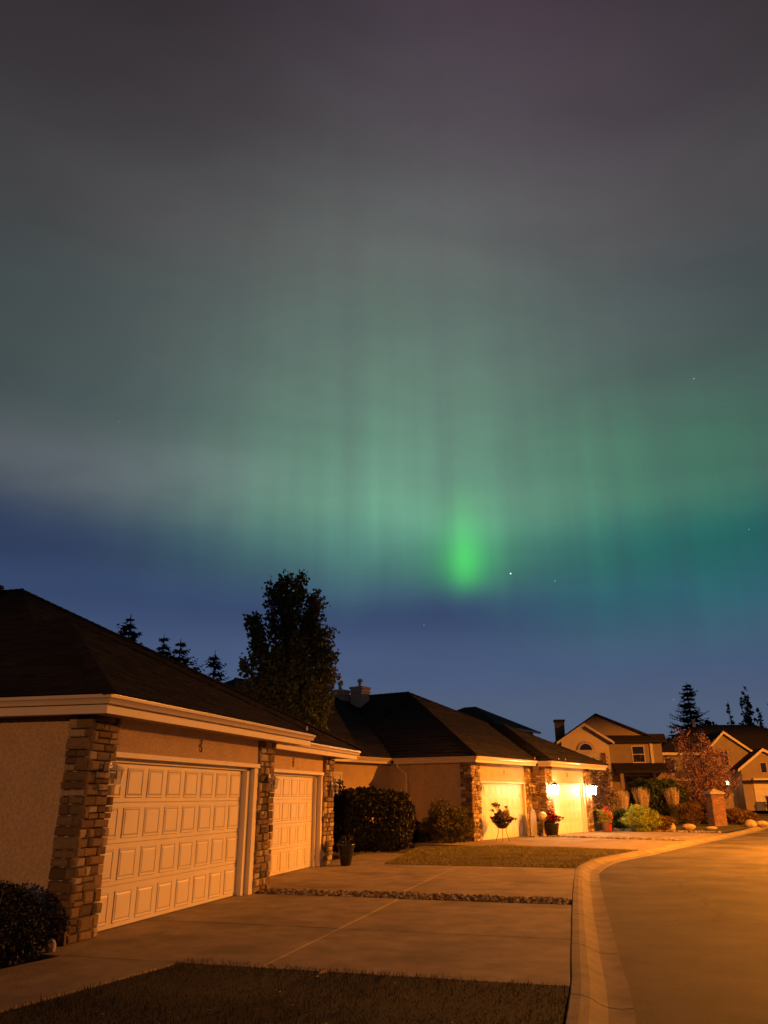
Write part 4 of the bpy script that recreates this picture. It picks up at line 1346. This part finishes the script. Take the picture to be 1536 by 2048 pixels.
# brick pillar at the bed
bp = thing('brick_pillar', (18.75, 46.6, gz(18.75, 46.6)), R(6), 'orange lit brick entrance pillar with pale pointed cap', 'pillar')
core = MB().box(-.46, .46, -.46, .46, 0, 1.72).build('shaft', 'mortar', bp)
jb = MB()
q = random.Random(4)
for f in range(4):
    a = f * math.pi / 2
    c, s_ = math.cos(a), math.sin(a)
    for r_ in range(22):
        u = -.5 + (0.11 if r_ % 2 else 0)
        z = .01 + r_ * .078
        while u < .5:
            w = min(.21, .5 - u)
            if w > .04:
                d = q.uniform(.485, .5)
                pts = [(u + .005, -d, z), (u + w - .006, -d, z), (u + w - .006, -d, z + .068), (u + .005, -d, z + .068), (u + .005, -.45, z), (u + w - .006, -.45, z), (u + w - .006, -.45, z + .068), (u + .005, -.45, z + .068)]
                jb.add([(c * x - s_ * y, s_ * x + c * y, zz_) for x, y, zz_ in pts], [(0, 1, 2, 3), (1, 5, 6, 2), (4, 0, 3, 7), (3, 2, 6, 7), (4, 5, 1, 0)])
            u += .22
bp.scale = (0.74, 0.74, 0.98)
jo = jb.build('brick', 'brick_j', bp); jo['kind'] = 'stuff'
MB().box(-.60, .60, -.60, .60, 1.72, 1.81).add([(-.56, -.56, 1.81), (.56, -.56, 1.81), (.56, .56, 1.81), (-.56, .56, 1.81), (0, 0, 2.02)], [(0, 1, 4), (1, 2, 4), (2, 3, 4), (3, 0, 4)]).build('cap', 'pale_stone', bp)

# green utility cabinet
uc = thing('utility_cabinet', (20.2, 53.0, gz(20, 53)), R(-10), 'green metal utility cabinet behind the rusty hedge', 'cabinet')
MB().box(-.95, .95, -.5, .5, .08, 1.25).build('body', 'green_paint', uc, bevel=.03)
MB().add([(-1.0, -.55, 1.25), (1.0, -.55, 1.25), (1.0, .55, 1.30), (-1.0, .55, 1.30), (-1.0, -.55, 1.30), (1.0, -.55, 1.30), (1.0, .55, 1.42), (-1.0, .55, 1.42)], [(0, 3, 2, 1), (4, 5, 6, 7), (0, 1, 5, 4), (1, 2, 6, 5), (2, 3, 7, 6), (3, 0, 4, 7)]).build('lid', 'green_paint', uc, bevel=.02)
MB().box(-1.1, 1.1, -.65, .65, -.05, .08).build('base', 'kerb', uc)
MB().box(-.01, .01, -.515, -.49, .15, 1.2).tube([(.1, -.52, .6), (.1, -.55, .6), (.1, -.55, .75), (.1, -.52, .75)], .012, 6).build('handle', 'metal_dark', uc)


# ------------------------------------------------------------------ pots and garden ornaments
def pot(name, loc, prof, m, label, cat='plant pot', flowers=None, seed=1):
    t = thing(name, loc, 0, label, cat)
    MB().lathe(prof, (0, 0, 0), 20).build('pot', m, t, smooth=True)
    rt, zt = prof[-1] if prof[-1][0] > .02 else prof[-2]
    if flowers:
        r_, n, size, lm, fm = flowers
        p = shell_points((0, 0, zt + r_ * .55), (r_, r_, r_ * .75), n, seed, .2, bump=.2)
        tri_mesh('foliage', leaf_quads(p, size, .6, seed=seed), lm, t)
        if fm:
            p = shell_points((0, 0, zt + r_ * .75), (r_ * .95, r_ * .95, r_ * .7), n // 4, seed + 1, .75, bump=.2)
            tri_mesh('flower', leaf_quads(p, size * .9, .9, seed=seed + 2), fm, t)
    return t


p = FA(12.0, 0.42)
pot('planter', (p[0] + .05, p[1] - .45, 0.0), [(.11, 0), (.13, .02), (.18, .26), (.215, .46), (.235, .48), (.235, .52), (.20, .52), (.19, .44)], 'pot', 'dark tapered planter at the foot of the third stone pillar', 'planter', (.2, 220, .04, 'leaf_hedge', None), 5)
# flower bowl on a wire stand in front of the left lit house's first door
p = FB(0.95, -0.75)
t = thing('flower_stand', (p[0], p[1], 0.0), 0, 'bowl of pale and dark flowers on a thin wire stand', 'flower stand')
st = MB()
for k in range(3):
    a = k * 2.09 + .4
    st.tube([(math.cos(a) * .30, math.sin(a) * .30, 0), (math.cos(a) * .17, math.sin(a) * .17, .35), (math.cos(a) * .20, math.sin(a) * .20, .62)], .012, 6)
st.tube([(math.cos(k * .524) * .19, math.sin(k * .524) * .19, .55) for k in range(13)], .010, 5)
st.build('stand', 'metal_dark', t)
MB().lathe([(.10, .45), (.20, .50), (.30, .62), (.32, .72), (.28, .72)], (0, 0, 0), 18).build('bowl', 'pot', t, smooth=True)
tri_mesh('foliage', leaf_quads(shell_points((0, 0, .82), (.46, .42, .26), 900, 3, .2, bump=.25), .05, .6, seed=3), 'leaf_dark', t)
tri_mesh('flower', leaf_quads(shell_points((.10, -.18, .95), (.22, .2, .18), 260, 4, .3), .042, .9, seed=4), 'petal_white', t)
sp = MB(); P = []
q = random.Random(8)
for k in range(9):
    a = q.uniform(0, 6.28); r_ = q.uniform(.1, .34); zt = q.uniform(1.1, 1.38)
    e = (math.cos(a) * r_ - .1, math.sin(a) * r_, zt)
    sp.tube([(0, 0, .75), (e[0] * .5, e[1] * .5, zt * .8), e], .006, 4)
    for _ in range(16): P.append((e[0] + q.gauss(0, .035), e[1] + q.gauss(0, .035), e[2] + q.gauss(0, .03)))
sp.build('stem', 'leaf_dark', t)
tri_mesh('spike_flower', leaf_quads(np.array(P), .035, .8, seed=6), 'leaf_dark', t)
# ornaments between the two lit house doors
p = FB(4.62, -0.42)
t = thing('garden_slab', (p[0], p[1], 0), BA, 'tall grey rounded slate slab leaning by the garage pillar', 'garden ornament')
pts = [(-.30, .0), (.30, .0), (.34, .5), (.31, .85), (.18, 1.08), (0, 1.14), (-.18, 1.08), (-.31, .85), (-.34, .5)]
MB().prism_y([(x, z) for x, z in pts], -.04, .04).build('slab', 'grey_slab', t, bevel=.015)
MB().box(-.24, .24, -.14, .14, -.01, .05).build('foot', 'grey_slab', t)
p = FB(5.25, -0.62)
t = thing('globe_post', (p[0], p[1], 0), 0, 'pale globe on a short post by the garage pillar', 'garden ornament')
MB().lathe([(.13, 0), (.12, .05), (.05, .09), (.05, .58), (.10, .62)], (0, 0, 0), 12).build('post', 'boulder', t, smooth=True)
MB().blob((0, 0, .80), (.21, .21, .21), 3, 3, .0).build('globe', 'globe', t, smooth=True)
p = FB(5.45, -0.95)
pot('flower_pot', (p[0], p[1], 0), [(.20, 0), (.22, .03), (.29, .45), (.32, .5), (.32, .56), (.27, .56)], 'pot', 'dark pot of red flowers beside the stone pillar', 'plant pot', (.34, 700, .05, 'leaf_dark', 'petal_red'), 9)
p = FB(11.1, -1.35)
pot('flower_pot', (p[0], p[1], 0), [(.14, 0), (.16, .02), (.20, .42), (.23, .46), (.23, .52), (.19, .52)], 'pot_plum', 'plum coloured pot of pink and green flowers right of the lit door', 'plant pot', (.36, 700, .05, 'leaf_lime', 'petal_red'), 10)
p = FB(11.75, -1.25)
pot('flower_pot', (p[0], p[1], 0), [(.12, 0), (.14, .02), (.17, .26), (.18, .32), (.15, .32)], 'red_plastic', 'small bright red pot behind the plum pot', 'plant pot', (.26, 420, .05, 'leaf_green', 'petal_white'), 11)


# ------------------------------------------------------------------ far houses
def gable_wall(b, x0, x1, xa, y0, y1, z0, ze, za):
    """wall box with a gable top on the local -y face"""
    b.prism_y([(x0, z0), (x1, z0), (x1, ze), (xa, za), (x0, ze)], y0, y1)


def gable_roof(parent, x0, x1, xa, y0, y1, ze, za, over=.35, th=.12, m='shingle_far', trim=True):
    dzl = (za - ze) / (xa - x0); dzr = (za - ze) / (x1 - xa)
    b = MB()
    L = (x0 - over, ze - over * dzl); Rr = (x1 + over, ze - over * dzr)
    b.prism_y([L, (xa, za), Rr, (Rr[0], Rr[1] + th), (xa, za + th), (L[0], L[1] + th)], y0 - over, y1)
    o = b.build('roof', m, parent)
    if trim:
        t = MB()
        t.prism_y([(L[0], L[1] - .10), (xa, za - .12), (Rr[0], Rr[1] - .10), (Rr[0], Rr[1] + th - .03), (xa, za + th - .03), (L[0], L[1] + th - .03)], y0 - over - .06, y0 - over - .004)
        t.build('barge_board', 'trim', o)
    return o


hC = thing('gabled_house', (13.7, 62.0, 0.58), R(-8), 'two storey house with arched gable window and chimney', 'house')
b = MB(); gable_wall(b, 0, 3.35, 1.7, 0, 8, 0, 4.85, 5.95); b.build('wall', 'stucco_pale', hC)
b = MB(); gable_wall(b, -.2, 7.3, 2.75, 1.6, 9.5, 0, 4.82, 6.75); b.build('wall', 'stucco_brown', hC)
gable_roof(hC, 0, 3.35, 1.7, 0, 5, 4.85, 5.95, trim=True)
gable_roof(hC, -.2, 7.3, 2.75, 1.6, 9.5, 4.82, 6.75, trim=False)
MB().add([(3.3, .9, 4.72), (7.6, .9, 4.72), (7.6, 1.75, 5.25), (3.3, 1.75, 5.25), (3.3, .9, 4.82), (7.6, .9, 4.82), (7.6, 1.75, 5.36), (3.3, 1.75, 5.36)], [(0, 3, 2, 1), (4, 5, 6, 7), (0, 1, 5, 4), (1, 2, 6, 5), (2, 3, 7, 6), (3, 0, 4, 7)]).build('skirt_roof', 'shingle_far', hC)
# arched window with surround and shutters
arcp = lambda r_, n=12: [(1.7 + r_ * math.cos(math.pi * k / n), 4.15 + r_ * math.sin(math.pi * k / n)) for k in range(n + 1)]
MB().prism_y(arcp(.62), -.09, -.003).build('arch_trim', 'soffit', hC)
wa = MB().prism_y(arcp(.50), -.105, -.092).build('window', 'trim', hC)
MB().prism_y(arcp(.44), -.115, -.107).build('pane', 'window', wa)
MB().box(.95, 2.45, -.12, -.002, 4.03, 4.14).build('window_sill', 'trim', hC)
for x in (1.2, 2.2):
    w_ = window(hC, x - .42, x + .42, -.01, 2.6, 3.95, (1, 2), mglass='blind')
MB().box(2.72, 3.05, -.06, -.003, 2.6, 3.95).build('shutter', 'shutter', hC)
MB().box(.28, .6, -.06, -.003, 2.6, 3.95).build('shutter', 'shutter', hC)
window(hC, 5.2, 6.0, 1.59, 3.35, 4.45, (1, 2))
MB().box(6.45, 6.65, 1.50, 1.598, 0, 4.7).build('corner_trim', 'trim', hC)
MB().add([(3.6, -.6, 2.55), (7.7, -.6, 2.55), (7.7, 1.62, 3.15), (3.6, 1.62, 3.15), (3.6, -.6, 2.70), (7.7, -.6, 2.70), (7.7, 1.62, 3.30), (3.6, 1.62, 3.30)], [(0, 3, 2, 1), (4, 5, 6, 7), (0, 1, 5, 4), (1, 2, 6, 5), (2, 3, 7, 6), (3, 0, 4, 7)]).build('porch_roof', 'shingle_far', hC)
for x in (4.0, 7.3): MB().box(x - .12, x + .12, -.4, -.16, 0, 2.58).build('porch_post', 'stucco_brown', hC)
for x in (4.6, 5.7): window(hC, x - .1, x + .75, 1.59, .6, 2.3, (1, 1), mframe='metal_dark')
c = MB().box(-.15, .55, 3.0, 3.7, 4.5, 6.5).build('chimney', 'brick_j', hC)
MB().box(-.22, .62, 2.93, 3.77, 6.42, 6.58).build('chimney_cap', 'mortar', c)

hC.scale = (1.06, 1.0, 1.05)

hD = thing('gabled_house', (21.6, 63.0, 0.60), R(-4), 'right hand two storey house with twin white edged gables', 'house')
MB().box(0, 3.6, 1.2, 9, 0, 4.3).build('wall', 'stucco_brown', hD)
b = MB(); gable_wall(b, 3.5, 7.2, 5.1, .6, 9, 0, 4.2, 5.75); b.build('wall', 'stucco_brown', hD)
b = MB(); gable_wall(b, 5.6, 9.8, 7.3, -.9, 7, 0, 3.1, 4.35); b.build('wall', 'stucco_brown', hD)
gable_roof(hD, 3.5, 7.2, 5.1, .6, 7, 4.2, 5.75)
gable_roof(hD, 5.6, 9.8, 7.3, -.9, 4, 3.1, 4.35)
MB().add([(-.4, .7, 4.25), (14, .7, 4.25), (14, 10, 4.25), (-.4, 10, 4.25), (4.6, 5.2, 6.7), (9.5, 5.2, 6.7)], [(0, 1, 5, 4), (1, 2, 5), (2, 3, 4, 5), (3, 0, 4), (3, 2, 1, 0)]).build('roof', 'shingle_far', hD)
MB().box(-.45, 3.6, .62, .70, 4.05, 4.25).build('fascia', 'trim', hD)
MB().box(-.1, 3.4, .9, 1.198, 2.15, 2.32).build('belt_trim', 'trim', hD)
window(hD, .6, 1.3, 1.19, 2.7, 3.7, (1, 1)); window(hD, 2.2, 2.9, 1.19, 2.7, 3.7, (1, 1))
window(hD, 4.7, 5.3, .59, 3.3, 4.3, (2, 1), mframe='soffit')
window(hD, 7.1, 7.5, -.91, 2.7, 3.4, (1, 1), mframe='soffit')
MB().box(6.3, 14, -1.3, -.903, 2.15, 2.28).build('belt_trim', 'trim', hD)
MB().add([(5.5, -1.45, 2.02), (14, -1.45, 2.02), (14, -.88, 2.14), (5.5, -.88, 2.14)], [(0, 1, 2, 3)]).build('skirt_roof', 'shingle_far', hD)
MB().box(9.8, 14, -.5, 7, 0, 3.1).build('wall', 'stucco_brown', hD)
d = garage_door(hD, 6.5, 9.6, -.965, 1.95, 6)
MB().box(6.35, 6.5, -.97, -.903, 0, 1.95).box(6.35, 9.75, -.97, -.903, 1.95, 2.07).build('door_trim', 'trim', hD)
c = MB().lathe([(.14, -.3), (.14, .55), (.2, .56), (.2, .66)], (4.4, 5.0, 6.5), 10).build('flue', 'trim', hD)

hE = thing('far_house', (9.6, 68.0, 0.6), BA, 'distant house roof showing above the lit bungalow roof', 'house')
MB().box(0, 7.5, 0, 9, 0, 6.65).build('wall', 'stucco_pale', hE)
MB().add([(-.5, -.5, 6.6), (8.0, -.5, 6.6), (8.0, 9.5, 6.6), (-.5, 9.5, 6.6), (3.75, 3.9, 8.8), (3.75, 5.1, 8.8)], [(0, 1, 4), (1, 2, 5, 4), (2, 3, 5), (3, 0, 4, 5), (3, 2, 1, 0)]).build('roof', 'shingle_far', hE)
MB().box(-.52, 8.02, -.56, -.502, 6.42, 6.62).build('fascia', 'trim', hE)

# lit porch lamp on the right hand house and its bins
pl = lantern((26.05, 62.0, 2.62), R(-4), 'tiny glowing lamp beside the right hand garage door', True, 0.9, 'lit_dim')
for k, (x, lab) in enumerate([(28.3, 'black wheeled bin left of its neighbour at the right picture edge'), (29.05, 'black wheeled bin cut by the right picture edge')]):
    t = thing('wheeled_bin', (x, 60.0, gz(x, 60)), R(-6), lab, 'bin', 'bins by the right hand garage')
    MB().add([(-.25, -.28, .06), (.25, -.28, .06), (.25, .26, .06), (-.25, .26, .06), (-.31, -.36, 1.02), (.31, -.36, 1.02), (.31, .34, 1.02), (-.31, .34, 1.02)], [(0, 3, 2, 1), (4, 5, 6, 7), (0, 1, 5, 4), (1, 2, 6, 5), (2, 3, 7, 6), (3, 0, 4, 7)]).build('body', 'black_plastic', t, bevel=.02)
    MB().box(-.34, .34, -.39, .38, 1.03, 1.09).build('lid', 'black_plastic', t, bevel=.02)
    for sx in (-.28, .22): MB().tube([(sx, .27, .11), (sx + .06, .27, .11)], .11, 14).build('wheel', 'black_plastic', t)


# ------------------------------------------------------------------ street lamps, the light of the street
def street_lamp(loc, rz, label, color, watts, h=8.2, reach=1.8, cone=165, tilt=0, blend=0.35):
    t = thing('street_lamp', (loc[0], loc[1], gz(*loc)), rz, label, 'street lamp', 'street lamps along the road')
    MB().lathe([(.16, 0), (.16, .12), (.085, .2), (.06, h * .6), (.05, h - .5)], (0, 0, 0), 12).build('pole', 'metal_lt', t, smooth=True)
    MB().tube([(0, 0, h - .55), (-.12, 0, h - .15), (-.5, 0, h + .06), (-reach, 0, h + .12)], .035, 8).build('arm', 'metal_lt', t)
    MB().box(-reach - .55, -reach, -.14, .14, h + .10, h + .26).build('head', 'metal_lt', t, bevel=.04)
    MB().box(-reach - .50, -reach - .12, -.11, .11, h + .085, h + .099).build('lens', 'lamp_lens', t)
    ld = bpy.data.lights.new('street_light', 'SPOT')
    ld.color = color; ld.energy = watts; ld.spot_size = R(cone); ld.spot_blend = blend; ld.shadow_soft_size = 0.12
    lo = bpy.data.objects.new('street_light', ld); COL.objects.link(lo)
    lo.parent = t; lo.location = (-reach - .30, 0, h + .04); lo.rotation_euler = (0, R(tilt), 0)
    return t


street_lamp((19.9, 25.0), R(-20), 'sodium street lamp across the road lighting the bend orange', SODIUM, SODIUM_W, h=6.8, cone=172, blend=0.3)
street_lamp((32.0, 40.0), R(-34), 'sodium street lamp past the bend lighting the gabled houses', SODIUM, FAR_W, cone=178, blend=0.08)
street_lamp((-1.0, -42.0), R(12), 'street lamp behind the viewpoint on the far kerb', REAR, REAR_W, cone=178, blend=0.05)
